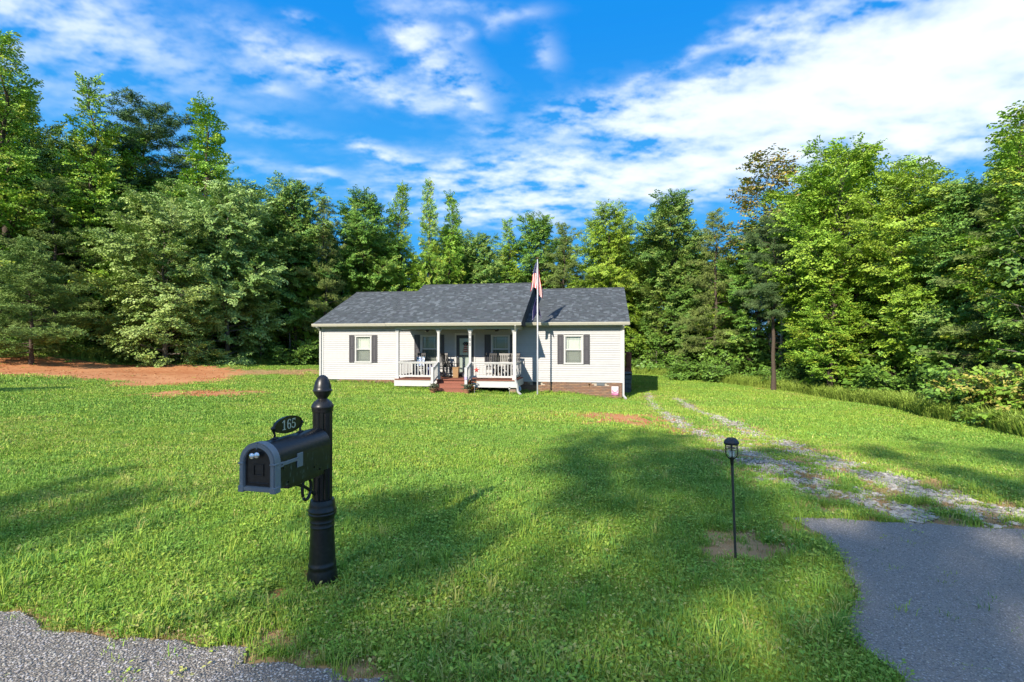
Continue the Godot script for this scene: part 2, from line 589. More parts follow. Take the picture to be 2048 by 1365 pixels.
# ---------------------------------------------------------------- materials table
var M := {}
func make_materials() -> void:
	var speck := noise_tex(.02, Color(.95, .95, .95), Color(1, 1, 1), 256, 4)
	var grain := noise_tex(.06, Color(.7, .7, .7), Color(1, 1, 1), 256, 4, FastNoiseLite.TYPE_SIMPLEX_SMOOTH, 4)
	var fine := bump_tex(.08, 256, 3)
	M.siding = textured(Color(.415, .42, .43), .55, speck, .7)
	M.siding_b = textured(Color(.403, .408, .42), .55, speck, .9)
	M.white = textured(Color(.5, .5, .5), .45, speck, 1.3)
	M.cream = textured(Color(.46, .44, .37), .45, speck, .8)
	M.soffit = textured(Color(.46, .44, .37), .6, speck, 1)
	M.core = mat(Color(.4, .39, .37), .9)
	M.shutter = textured(Color(.056, .054, .066), .5, speck, 3)
	M.blind = mat(Color(.46, .5, .44), .8)
	M.painted_reflection = mat(Color(.11, .16, .11), .6)  # reflection of lawn and trees in the porch panes, put in as colour
	M.screen = mat(Color(.06, .07, .065), .9)
	M.screen.transparency = BaseMaterial3D.TRANSPARENCY_ALPHA
	M.screen.albedo_color.a = .42
	M.pane = pane(.12)
	M.dark_pane = pane(.35)
	M.deckwood = textured(Color(.35, .125, .08), .75, grain, 2.5, fine)
	M.joist = textured(Color(.3, .21, .13), .85, grain, 2)
	M.mortar = mat(Color(.4, .35, .29), .95)
	M.bricks = []
	for c in [Color(.36, .20, .125), Color(.33, .20, .14), Color(.40, .25, .16), Color(.29, .19, .14)]:
		M.bricks.append(textured(c, .9, grain, 4))
	M.shingle = painted(.92, .3)
	M.cheek = textured(Color(.045, .05, .058), .9, grain, 2)
	M.door = mat(Color(.022, .022, .026), .4)
	M.black = textured(Color(.022, .022, .024), .36, noise_tex(.05, Color(.45, .45, .46), Color(1, 1, 1), 256, 5), 2.2)
	M.black_satin = textured(Color(.011, .011, .013), .28, noise_tex(.03, Color(.7, .72, .7), Color(1, 1, 1), 256, 4), 3)
	M.streaked = mat(Color(1, 1, 1), .3)
	M.streaked.albedo_texture = streaks()
	M.streaked.uv1_triplanar = true
	M.streaked.uv1_scale = Vector3(2.2, 2.2, 2.2)
	M.silver = textured(Color(.19, .21, .23), .42, speck, 6, bump_tex(.1, 256, 3))
	M.chrome = mat(Color(.75, .76, .78), .15, .5, 1.0)
	M.alu = mat(Color(.6, .61, .63), .35, .5, .7)
	M.gold = mat(Color(.62, .38, .12), .3, .5, 1.0)
	M.number = mat(Color(.55, .55, .40), .5)
	M.steel_pole = textured(Color(.075, .068, .06), .45, grain, 5)
	M.glass = pane(.06)
	M.frosted = mat(Color(.6, .62, .6), .5)
	M.chair = textured(Color(.014, .013, .013), .45, speck, 4)
	M.bark = textured(Color(.16, .12, .09), .95, noise_tex(.05, Color(.45, .45, .45), Color(1, 1, 1), 256, 4), 1.2, bump_tex(.06, 256, 4, FastNoiseLite.TYPE_SIMPLEX_SMOOTH, 8))
	M.pale_bark = textured(Color(.30, .27, .23), .95, noise_tex(.05, Color(.55, .55, .52), Color(1, 1, 1), 256, 4), 1.2, bump_tex(.06, 256, 4))
	M.leaf = painted(.5, .45, .42)
	M.needle = painted(.6, .35, .15)
	M.blade = painted(.55, .35, .5)
	M.stone = painted(.9, .3)
	M.terracotta = textured(Color(.36, .17, .09), .9, grain, 4)
	M.asphalt = textured(Color(.385, .35, .31), .9, noise_tex(.22, Color(.68, .68, .69), Color(1, 1, 1), 512, 3, FastNoiseLite.TYPE_SIMPLEX_SMOOTH, 2), 1.0, bump_tex(.3, 512, 2, FastNoiseLite.TYPE_SIMPLEX_SMOOTH, 6))
	M.asphalt.uv1_world_triplanar = true
	M.asphalt.uv1_scale = Vector3.ONE * .8
	M.road = textured(Color(.35, .31, .265), .92, noise_tex(.16, Color(.62, .62, .62), Color(1, 1, 1), 512, 3, FastNoiseLite.TYPE_SIMPLEX_SMOOTH, 6), .8, bump_tex(.2, 512, 2, FastNoiseLite.TYPE_SIMPLEX_SMOOTH, 8))
	M.road.uv1_world_triplanar = true

func streaks() -> ImageTexture:
	# black paint with pale green rain marks
	var im := Image.create(256, 256, false, Image.FORMAT_RGB8)
	var f := FastNoiseLite.new()
	f.frequency = .035
	f.fractal_octaves = 4
	for y in 256:
		for x in 256:
			var a := f.get_noise_2d(x * 3.0, y * .35)
			var b := f.get_noise_2d(x * 1.1 + 400, y * 1.1)
			var k := clampf((a - .18) * 2.6, 0, 1) * clampf(.45 + b * 1.6, 0, 1)
			im.set_pixel(x, y, Color(.012, .014, .014).lerp(Color(.10, .13, .115), k).linear_to_srgb())
	return ImageTexture.create_from_image(im)

# ---------------------------------------------------------------- what covers the ground
var clay := []      # outlines of bare red earth
var straw := []     # outlines of dry, tan grass
var tracks := []    # gravel wheel tracks: lists of [point, half width]
var road_poly: PackedVector2Array
var drive_poly: PackedVector2Array
var bounds := {}

func make_masks() -> void:
	clay = [outline([[-60, 712], [120, 718], [300, 729], [430, 732], [480, 742], [480, 758], [350, 772], [245, 776], [215, 762], [120, 755], [-60, 752]]),
		outline([[250, 794], [330, 783], [450, 779], [530, 784], [480, 798], [400, 794], [320, 798]]),
		outline([[1160, 823], [1290, 829], [1350, 848], [1300, 857], [1230, 855], [1175, 843]]), outline([[1090, 832], [1150, 826], [1170, 836], [1110, 838]]),
		outline([[870, 806], [950, 808], [955, 813], [880, 811]]), outline([[1005, 812], [1090, 814], [1085, 818], [1010, 817]]),
		outline([[1500, 772], [1540, 772], [1560, 779], [1520, 779]]), outline([[1115, 1015], [1145, 1012], [1150, 1024], [1120, 1026]]), outline([[606, 1160], [685, 1160], [692, 1182], [604, 1182]]), outline([[1320, 855], [1380, 862], [1400, 880], [1340, 872]]), outline([[1700, 845], [1740, 846], [1735, 851], [1702, 850]])]
	straw = [outline([[1408, 1088], [1490, 1068], [1550, 1074], [1548, 1108], [1500, 1130], [1415, 1130]]), outline([[1508, 1066], [1570, 1050], [1622, 1070], [1604, 1102], [1530, 1108]]), outline([[470, 740], [640, 738], [640, 750], [480, 752]]),
		outline([[330, 1292], [470, 1296], [560, 1306], [640, 1318], [780, 1330], [760, 1364], [660, 1352], [480, 1320], [330, 1304]]),
		outline([[1690, 1150], [1715, 1180], [1712, 1250], [1745, 1320], [1720, 1330], [1680, 1250], [1675, 1170]])]
	var left := []
	for p in [[1293, 781, .16], [1308, 812, .2], [1345, 838, .28], [1440, 880, .36], [1540, 930, .42], [1650, 975, .42], [1750, 1012, .40], [1860, 1042, .34]]:
		left.append([seen_at(p[0], p[1]), p[2]])
	var right := []
	for p in [[1352, 797, .16], [1420, 830, .26], [1480, 855, .36], [1570, 890, .44], [1660, 925, .42], [1760, 960, .36], [1880, 1000, .4], [2060, 1052, .4]]:
		right.append([seen_at(p[0], p[1]), p[2]])
	tracks = [left, right]
	var edge := PackedVector2Array([Vector2(-26, 9.2), Vector2(-14.7, 6.2), Vector2(-8, 4.4)])
	for p in [[0, 1226], [70, 1245], [150, 1262], [300, 1288], [400, 1296], [480, 1312], [560, 1328], [650, 1346], [710, 1356], [745, 1366]]:
		edge.append(seen_at(p[0], p[1]))
	for p in [Vector2(.3, 2.1), Vector2(1.5, 1.95), Vector2(4, 1.0), Vector2(14, -1.7), Vector2(26, -5), Vector2(24.4, -11), Vector2(0, -4.5), Vector2(-27.6, 3)]:
		edge.append(p)
	road_poly = wavy(edge, .05, .12)
	var drive := PackedVector2Array()
	for p in [[1800, 1364], [1740, 1325], [1700, 1270], [1705, 1200], [1690, 1130], [1640, 1075], [1578, 1040], [1680, 1043], [1800, 1050], [1930, 1058], [2060, 1064]]:
		drive.append(seen_at(p[0], p[1]))
	for p in [Vector2(6.2, 4.0), Vector2(6.6, .2), Vector2(1.4, 1.6)]:
		drive.append(p)
	drive_poly = wavy(drive, .035, .1)
	for p in clay + straw + [road_poly, drive_poly]:
		var r := Rect2(p[0], Vector2.ZERO)
		for q in p:
			r = r.expand(q)
		bounds[p] = r.grow(.4)

func wavy(p: PackedVector2Array, amp: float, step: float) -> PackedVector2Array:
	var r := PackedVector2Array()
	for i in p.size():
		var a := p[i]
		var b := p[(i + 1) % p.size()]
		var m := clampi(int(a.distance_to(b) / step), 1, 60)
		for k in m:
			var q := a.lerp(b, float(k) / m)
			r.append(q + Vector2(wob.get_noise_2d(q.x * 7, q.y * 7), wob.get_noise_2d(q.x * 7 + 50, q.y * 7)) * amp * 2)
	return r

func inside(p: Vector2, poly: PackedVector2Array) -> bool:
	return bounds[poly].has_point(p) and Geometry2D.is_point_in_polygon(p, poly)

# 0 grass, 1 clay, 2 dry grass, 3 gravel, 4 asphalt
func cover(p: Vector2) -> int:
	if p.y < 6 and (inside(p, road_poly) or inside(p, drive_poly)):
		return 4
	if p.y < 4 and inside(p - Vector2(.26, .966) * (.07 + .09 * wob.get_noise_2d(p.x * 6, p.y * 6)), road_poly):
		return 2
	var far := clampf(p.y / 12.0, .12, 1.0)
	var q := p + Vector2(wob.get_noise_2d(p.x * 3, p.y * 3) * 1.5 + wob.get_noise_2d(p.x * 14, p.y * 14) * .5, wob.get_noise_2d(p.x * 3, p.y * 3 + 90) * 1.3) * far
	for c in clay:
		if inside(q, c):
			return 1
	for c in straw:
		if inside(q, c):
			return 2
	if p.x > 1.5 and p.y < 25:
		for t in tracks:
			for i in t.size() - 1:
				var a: Vector2 = t[i][0]
				var b: Vector2 = t[i + 1][0]
				var k := clampf((p - a).dot(b - a) / (b - a).length_squared(), 0, 1)
				var e := p.distance_to(a.lerp(b, k)) / lerpf(t[i][1], t[i + 1][1], k)
				if e < .84 + wob.get_noise_2d(p.x * 3, p.y * 3) * 1.7:
					return 3
				if e < 2.0 and wob.get_noise_2d(p.x * 4 + 33, p.y * 4) > .02:
					return 2
	return 0

const TX := -30.0
const TD := -3.0
const TW := 46.0
const TS := 1024
func make_ground() -> void:
	var bytes := PackedByteArray()
	bytes.resize(TS * TS * 3)
	var f := FastNoiseLite.new()
	f.frequency = .35
	f.fractal_octaves = 5
	var tone := [[Color(.12, .165, .035), Color(.2, .23, .06)], [Color(.44, .175, .075), Color(.58, .285, .135)], [Color(.32, .19, .095), Color(.44, .29, .15)], [Color(.22, .19, .145), Color(.34, .30, .235)], [Color(.15, .12, .08), Color(.2, .16, .1)]]
	var o := 0
	for i in TS:
		var d := TD + (i + .5) / TS * TW
		for j in TS:
			var x := TX + (j + .5) / TS * TW
			var kind := 0
			if absf(x) < 1.12 * d + 1.5:
				kind = cover(Vector2(x, d))
			var k := clampf(.5 + f.get_noise_2d(x, d) * .9 + f.get_noise_2d(x * 9, d * 9 + 70) * .7, 0, 1)
			var c: Color = tone[kind][0].lerp(tone[kind][1], k).linear_to_srgb()
			bytes[o] = int(c.r * 255)
			bytes[o + 1] = int(c.g * 255)
			bytes[o + 2] = int(c.b * 255)
			o += 3
	var m := mat(Color(1, 1, 1), .95, .2)
	m.albedo_texture = ImageTexture.create_from_image(Image.create_from_data(TS, TS, false, Image.FORMAT_RGB8, bytes))
	m.texture_repeat = false
	# one sheet: half-metre cells near, wide ones out to the horizon
	var xs := []
	for k in range(-24, 0):
		xs.append(-60.0 - 14.0 * -k)
	for k in range(-120, 121):
		xs.append(k * .5)
	for k in range(1, 25):
		xs.append(60.0 + 14.0 * k)
	var v := PackedVector3Array()
	var t := PackedVector2Array()
	var idx := PackedInt32Array()
	for d in xs:
		for x in xs:
			var far := maxf(0, maxf(absf(x), absf(d)) - 65)
			v.append(Vector3(x, lie(x, d) - far * .004 + (wob.get_noise_2d(x * .7, d * .7) * .03 if d > 6 else 0.0), -d))
			t.append(Vector2((x - TX) / TW, (d - TD) / TW))
	var w := xs.size()
	for i in w - 1:
		for j in w - 1:
			var a := i * w + j
			for e in [a, a + w, a + 1, a + 1, a + w, a + w + 1]:
				idx.append(e)
	var arr := []
	arr.resize(Mesh.ARRAY_MAX)
	arr[Mesh.ARRAY_VERTEX] = v
	arr[Mesh.ARRAY_TEX_UV] = t
	arr[Mesh.ARRAY_INDEX] = idx
	var am := ArrayMesh.new()
	am.add_surface_from_arrays(Mesh.PRIMITIVE_TRIANGLES, arr)
	var st := SurfaceTool.new()
	st.create_from(am, 0)
	st.generate_normals()
	put("lawn", st.commit(), m).set_meta("kind", "structure")
	sheet("road", road_poly, .016, M.road)
	sheet("driveway", drive_poly, .022, M.asphalt)
	# stones bedded in the asphalt, and loose gravel in the wheel tracks
	var chips := []
	var tries := 0
	while chips.size() < 48000 and tries < 150000:
		tries += 1
		var p := Vector2(rng.randf_range(-4.6, 5.6), 0)
		p.y = rng.randf_range(1.9, 4.7)
		if p.y < absf(p.x) * .86 - .3:
			continue
		var on_drive := inside(p, drive_poly)
		if not on_drive and not inside(p, road_poly):
			continue
		var s := rng.randf_range(.003, .006) if on_drive else rng.randf_range(.0035, .0072)
		var g := rng.randf_range(.2, .46) if on_drive else rng.randf_range(.1, .5)
		chips.append([ground(p, .023 if on_drive else .017), s, Color(g * 1.0, g * .94, g * rng.randf_range(.8, .95)), .6])
	stones("road_aggregate", chips, "small grey stones bedded in the asphalt of road and driveway", "stones")
	var gravel := []
	tries = 0
	while gravel.size() < 15000 and tries < 200000:
		tries += 1
		var tr: Array = tracks[tries % 2]
		var i := rng.randi_range(0, tr.size() - 2)
		var k := rng.randf()
		var a: Vector2 = tr[i][0].lerp(tr[i + 1][0], k)
		var hw: float = lerpf(tr[i][1], tr[i + 1][1], k)
		var p: Vector2 = a + (tr[i + 1][0] - tr[i][0]).normalized().orthogonal() * rng.randfn(0, hw * .5)
		if cover(p) != 3 and rng.randf() < .9 or cover(p) == 4:
			continue
		var s := rng.randf_range(.008, .024) * (1.0 if rng.randf() < .9 else 1.7)
		var g := rng.randf_range(.2, .5)
		gravel.append([ground(p, s * .25), s, Color(g, g * .91, g * .79), .75])
	stones("gravel", gravel, "loose pale gravel in the two wheel tracks across the grass", "gravel")
	var clods := []
	for c in clay:
		var r: Rect2 = bounds[c]
		for q in mini(1600, int(r.get_area() * (900 if r.position.y < 6 else 60))):
			var p := Vector2(rng.randf_range(r.position.x, r.end.x), rng.randf_range(r.position.y, r.end.y))
			if cover(p) != 1:
				continue
			var s := rng.randf_range(.008, .03) * clampf(p.y / 12, .35, 1.4)
			var g := rng.randf_range(.75, 1.15)
			clods.append([ground(p, 0), s, Color(.44 * g, .18 * g, .075 * g), .6])
	stones("clay_clods", clods, "crumbs of red clay on the bare patches of lawn", "soil")

func sheet(called: String, poly: PackedVector2Array, up: float, m: Material) -> void:
	var b := MB.new()
	var idx := Geometry2D.triangulate_polygon(poly)
	for k in range(0, idx.size(), 3):
		var p := []
		for e in 3:
			p.append(ground(poly[idx[k + e]], up) if poly[idx[k + e]].length() < 9 else Vector3(poly[idx[k + e]].x, up + lie(poly[idx[k + e]].x, poly[idx[k + e]].y), -poly[idx[k + e]].y))
		b.face(p, Vector3.UP)
	for i in poly.size():
		var a := ground(poly[i], up)
		var e := ground(poly[(i + 1) % poly.size()], up)
		b.quad(a, e, e + Vector3.DOWN * (up + .05), a + Vector3.DOWN * (up + .05))
	put(called, b.mesh(), m).set_meta("kind", "structure")

func pebble() -> ArrayMesh:
	var b := MB.new()
	var r := RandomNumberGenerator.new()
	r.seed = 21
	var p := [Vector3(0, 1, 0), Vector3(0, -1, 0)]
	for k in 5:
		var a := TAU * k / 5
		p.append(Vector3(cos(a), r.randf_range(-.3, .5), sin(a)) * r.randf_range(.8, 1.25))
	for k in 5:
		b.face([p[0], p[2 + k], p[2 + (k + 1) % 5]], p[2 + k] + p[0])
		b.face([p[1], p[2 + k], p[2 + (k + 1) % 5]], p[2 + k] + p[1])
	return b.mesh()

func stones(called: String, list: Array, label: String, category: String) -> void:
	var buf := PackedFloat32Array()
	for e in list:
		var s: float = e[1]
		var bs := Basis(Vector3.UP, rng.randf() * TAU) * Basis(Vector3.RIGHT, rng.randf_range(-.4, .4))
		bs = bs.scaled(Vector3(s, s * e[3], s * rng.randf_range(.7, 1.3)))
		push(buf, bs, e[0], e[2])
	copies(called, pebble(), buf, M.stone, label, category)

func push(buf: PackedFloat32Array, b: Basis, at: Vector3, c: Color) -> void:
	buf.append_array(PackedFloat32Array([b.x.x, b.y.x, b.z.x, at.x, b.x.y, b.y.y, b.z.y, at.y, b.x.z, b.y.z, b.z.z, at.z, c.r, c.g, c.b, 1]))

func copies(called: String, m: Mesh, buf: PackedFloat32Array, material: Material, label: String, category: String) -> void:
	var mm := MultiMesh.new()
	mm.transform_format = MultiMesh.TRANSFORM_3D
	mm.use_colors = true
	mm.mesh = m
	mm.instance_count = buf.size() / 16
	mm.buffer = buf
	var o := MultiMeshInstance3D.new()
	o.name = numbered(called)
	o.multimesh = mm
	o.material_override = material
	add_child(o)
	o.set_meta("kind", "stuff")
	tag(o, label, category)

# ---------------------------------------------------------------- house
var house: Node3D
const LONG := 13.73
# openings in the front wall: [u0, u1, y0, y1]
var openings := [[1.70, 2.46, .75, 1.97], [4.86, 5.62, .78, 1.98], [6.47, 7.33, .14, 2.02], [8.10, 8.88, .78, 1.98], [11.29, 12.05, .75, 1.97]]

func make_house() -> void:
	house = thing("ranch_house", "single-storey white-sided ranch house with dark shingle roof and covered front porch", "house", on_house(0, 0, 0) , deg_to_rad(HOUSE_TURN))
	house.scale = Vector3.ONE * HOUSE_SIZE
	# walls
	boxes("wall", Vector3(.06, -.04, -7.8), Vector3(LONG - .06, 2.44, -.14), M.core, house)
	var wall: Node = house.get_child(0)
	boxes("side_wall", Vector3(0, -.04, -7.8), Vector3(.05, 2.44, -.02), M.siding, house)
	boxes("side_wall", Vector3(LONG - .05, -.04, -7.8), Vector3(LONG, 2.44, -.02), M.siding, house)
	boxes("back_wall", Vector3(.05, -.04, -7.86), Vector3(LONG - .05, 2.44, -7.8), M.siding, house)
	var course := .0975
	var r := RandomNumberGenerator.new()
	r.seed = 4
	for k in 26:
		var y0 := -.035 + k * course
		var y1 := minf(y0 + course, 2.45)
		var pieces := []
		var marks := [.1]
		for h in openings:
			if y1 > h[2] + .01 and y0 < h[3] - .01:
				marks.append(h[0] - .02)
				marks.append(h[1] + .02)
		marks.append(LONG - .1)
		for i in range(0, marks.size(), 2):
			var a: float = marks[i]
			var e: float = marks[i + 1]
			var at := a
			while at < e - .01:
				var to := minf(e, at + (3.66 if at > a else r.randf_range(1.2, 3.66)))
				if e - to < .4:
					to = e
				pieces.append([at, to])
				at = to
		for p in pieces:
			var b := MB.new()
			var z0 := .02
			y1 -= .007 if p == pieces[0] else 0.0
			var y0g := y0 + .004
			var a := Vector3(p[0] + .001, y0g, z0)
			var e := Vector3(p[1] - .001, y0g, z0)
			b.quad(Vector3(a.x, y1, .001), Vector3(e.x, y1, .001), e, a)
			b.quad(a, e, Vector3(e.x, y0g, -.006), Vector3(a.x, y0g, -.006))
			b.quad(Vector3(a.x, y1, -.006), Vector3(a.x, y1, .001), a, Vector3(a.x, y0, -.006))
			b.quad(Vector3(e.x, y1, .001), Vector3(e.x, y1, -.006), Vector3(e.x, y0, -.006), e)
			part("siding_board", b, M.siding if r.randf() < .6 else M.siding_b, wall)
	for u in [0.0, LONG - .1]:
		boxes("corner_trim", Vector3(u, -.04, -.02), Vector3(u + .1, 2.44, .026), M.white, house)
	boxes("frieze", Vector3(.1, 2.42, .0), Vector3(LONG - .1, 2.455, .03), M.cream, house)
	make_foundation()
	make_roof()
	var names := ["left", "porch", "door", "porch", "right"]
	for i in openings.size():
		if i != 2:
			make_window(openings[i], .26 if i == 0 or i == 4 else .27)
	make_door(openings[2])
	make_porch()
	# downspouts
	for s in [[-.03, -.35, -.25], [LONG + .02, -.35, -.86]]:
		var b := MB.new()
		var u: float = s[0]
		var gy := house_ground(u, 0) + .03
		b.beam(Vector3(u, 2.42, .36), Vector3(u, 2.36, .36), .075, .055)
		b.beam(Vector3(u, 2.38, .36), Vector3(u, 2.2, .06), .075, .055)
		b.span(Vector3(u - .038, gy + .12, .03), Vector3(u + .038, 2.22, .085))
		b.beam(Vector3(u, gy + .14, .055), Vector3(u + (.1 if u > 1 else 0.0), gy + .02, .25), .075, .055)
		part("downspout", b, M.white, house)
	# hose tap
	var hb := MB.new()
	hb.tube([Vector3(12.32, -.12, -.01), Vector3(12.32, -.12, .08), Vector3(12.32, -.17, .10)], [.014, .014, .012], 6)
	hb.lathe([[.0, 0], [.04, .0], [.04, .014], [.0, .014]], 8, Vector3(12.32, -.09, .06))
	part("hose_tap", hb, M.gold, house)

func make_foundation() -> void:
	var f := boxes("foundation", Vector3(.03, -1.5, -7.77), Vector3(LONG - .03, -.04, -.052), M.mortar, house)
	var full := MB.new()
	full.bevel(Vector3.ZERO, Vector3(.2, .057, .05), .004)
	var half := MB.new()
	half.bevel(Vector3.ZERO, Vector3(.095, .057, .05), .004)
	var meshes := [full.mesh(), half.mesh()]
	var rest := MB.new()
	var r := RandomNumberGenerator.new()
	r.seed = 8
	var made := 0
	for row in 14:
		var y := -.075 - row * .067
		var u := .04
		var first := true
		while u < LONG - .1:
			var is_half := first and row % 2 == 1
			first = false
			var w := .095 if is_half else .2
			w = minf(w, LONG - .04 - u)
			if w < .05:
				break
			var g := house_ground(u, 0)
			var vent: bool = row < 2 and ((u + w > 12.62 and u < 12.98) or (u + w > .38 and u < .72) or (u + w > 9.9 and u < 10.3))
			if y > g - .08 and not vent:
				var at := Vector3(u + w * .5, y, -.028 + r.randf_range(-.003, .003))
				if (u > 9.3 or u < 4.3) and made < 295 and w > .09 and (w > .19 or is_half):
					put("brick", meshes[1 if is_half else 0], M.bricks[r.randi() % 4], f, at)
					made += 1
				else:
					rest.box(at, Vector3(w, .057, .05))
			u += w + .01
	part("brickwork", rest, M.bricks[1], f).set_meta("kind", "stuff")
	for u in [12.64, .4, 9.92]:
		var b := MB.new()
		b.span(Vector3(u, -.17, -.035), Vector3(u + .33, -.05, -.02))
		for k in 5:
			b.box(Vector3(u + .165, -.155 + k * .024, -.014), Vector3(.32, .004, .018), Basis(Vector3.RIGHT, .6))
		part("crawlspace_vent", b, M.shutter if u != 12.64 else M.silver, f)

# a slope from (z0, y0) at the eave to (z1, y1) at the ridge, u0..u1, laid with shingle tabs
func shingles(u0: float, u1: float, e: Vector2, k: Vector2, sd: int) -> MB:
	var b := MB.new()
	b.colored = true
	var r := RandomNumberGenerator.new()
	r.seed = sd
	var d := k - e
	var rows := int(d.length() / .14)
	var s := d / rows
	var nrm := Vector2(-s.y, s.x).normalized() if s.x < 0 else Vector2(s.y, -s.x).normalized()
	nrm = Vector2(s.y, -s.x).normalized()
	if nrm.y < 0:
		nrm = -nrm
	for i in rows:
		var a := e + s * i
		var c := a + s * 1.02
		var u := u0
		while u < u1:
			var w := minf(r.randf_range(.07, .2), u1 - u)
			if u1 - u - w < .05:
				w = u1 - u
			var lift := .006 if r.randf() < .5 else .012
			var g := r.randf_range(.75, 1.1)
			if r.randf() < .2:
				g = r.randf_range(1.2, 1.7)
			b.col = Color(.078 * g, .089 * g, .099 * g)
			var p := a + nrm * lift
			var q := c + nrm * .003
			b.quad(Vector3(u, q.y, q.x), Vector3(u + w, q.y, q.x), Vector3(u + w, p.y, p.x), Vector3(u, p.y, p.x))
			b.quad(Vector3(u, p.y, p.x), Vector3(u + w, p.y, p.x), Vector3(u + w, a.y, a.x), Vector3(u, a.y, a.x))
			u += w
	return b

func make_roof() -> void:
	# main roof: z towards the viewer is positive; ridge at z = -3.9
	var e := Vector2(.36, 2.50)
	var k := Vector2(-3.9, 4.37)
	var back := Vector2(-8.16, 2.50)
	var xf := Transform3D(Basis(Vector3(0, 0, 1), Vector3(0, 1, 0), Vector3(-1, 0, 0)), Vector3.ZERO)
	var slab := MB.new()
	# outline in (z, y), extruded along u
	slab.extrude(PackedVector2Array([Vector2(.34, 2.49), Vector2(-3.9, 4.355), Vector2(-8.14, 2.49), Vector2(-8.14, 2.39), Vector2(-3.9, 4.25), Vector2(.34, 2.39)]), .22, -(LONG + .24), xf)
	var roof := part("roof", slab, M.cream, house)
	part("shingles", shingles(-.25, LONG + .27, e, k, 31), M.shingle, roof).set_meta("kind", "stuff")
	part("rear_shingles", shingles(-.25, LONG + .27, back, k, 32), M.shingle, roof).set_meta("kind", "stuff")
	var cap := MB.new()
	cap.colored = true
	cap.col = Color(.06, .07, .08)
	cap.tube([Vector3(-.25, 4.375, -3.9), Vector3(LONG + .27, 4.375, -3.9)], [.035, .035], 6)
	part("ridge_cap", cap, M.shingle, roof)
	var gable := MB.new()
	for u in [.0, LONG - .06]:
		gable.extrude(PackedVector2Array([Vector2(-.05, 2.42), Vector2(-3.9, 4.2), Vector2(-7.8, 2.42)]), -u, -(u + .06), xf)
	part("gable_wall", gable, M.siding, house)
	boxes("soffit", Vector3(-.2, 2.38, -.02), Vector3(LONG + .22, 2.395, .34), M.soffit, house)
	boxes("fascia", Vector3(-.22, 2.36, .325), Vector3(LONG + .24, 2.475, .345), M.cream, house)
	# gutters: open troughs
	for g in [[-.24, LONG + .26, .345, 2.515], [4.14, 9.74, 2.13, 2.455]]:
		var b := MB.new()
		var z: float = g[2]
		var y: float = g[3]
		b.span(Vector3(g[0], y - .115, z + .002), Vector3(g[1], y, z + .006))
		b.span(Vector3(g[0], y - .118, z + .002), Vector3(g[1], y - .112, z + .08))
		b.quad(Vector3(g[0], y - .03, z + .115), Vector3(g[1], y - .03, z + .115), Vector3(g[1], y - .115, z + .08), Vector3(g[0], y - .115, z + .08))
		b.span(Vector3(g[0], y - .032, z + .108), Vector3(g[1], y, z + .118))
		b.span(Vector3(g[0] - .003, y - .117, z + .004), Vector3(g[0], y - .002, z + .112))
		b.span(Vector3(g[1], y - .117, z + .004), Vector3(g[1] + .003, y - .002, z + .112))
		part("gutter", b, M.cream, house)
	# porch roof
	var pslab := MB.new()
	pslab.extrude(PackedVector2Array([Vector2(2.12, 2.42), Vector2(-2.3, 4.475), Vector2(-3.35, 3.98), Vector2(-3.35, 2.36), Vector2(2.12, 2.36)]), -4.22, -9.66, xf)
	var pr := part("porch_roof", pslab, M.cheek, house)
	part("shingles", shingles(4.14, 9.74, Vector2(2.15, 2.43), Vector2(-2.3, 4.50), 33), M.shingle, pr).set_meta("kind", "stuff")
	part("rear_shingles", shingles(4.14, 9.74, Vector2(-3.4, 3.985), Vector2(-2.3, 4.50), 34), M.shingle, pr).set_meta("kind", "stuff")
	var c2 := MB.new()
	c2.colored = true
	c2.col = Color(.06, .07, .08)
	c2.tube([Vector3(4.14, 4.505, -2.3), Vector3(9.74, 4.505, -2.3)], [.035, .035], 6)
	part("ridge_cap", c2, M.shingle, pr)

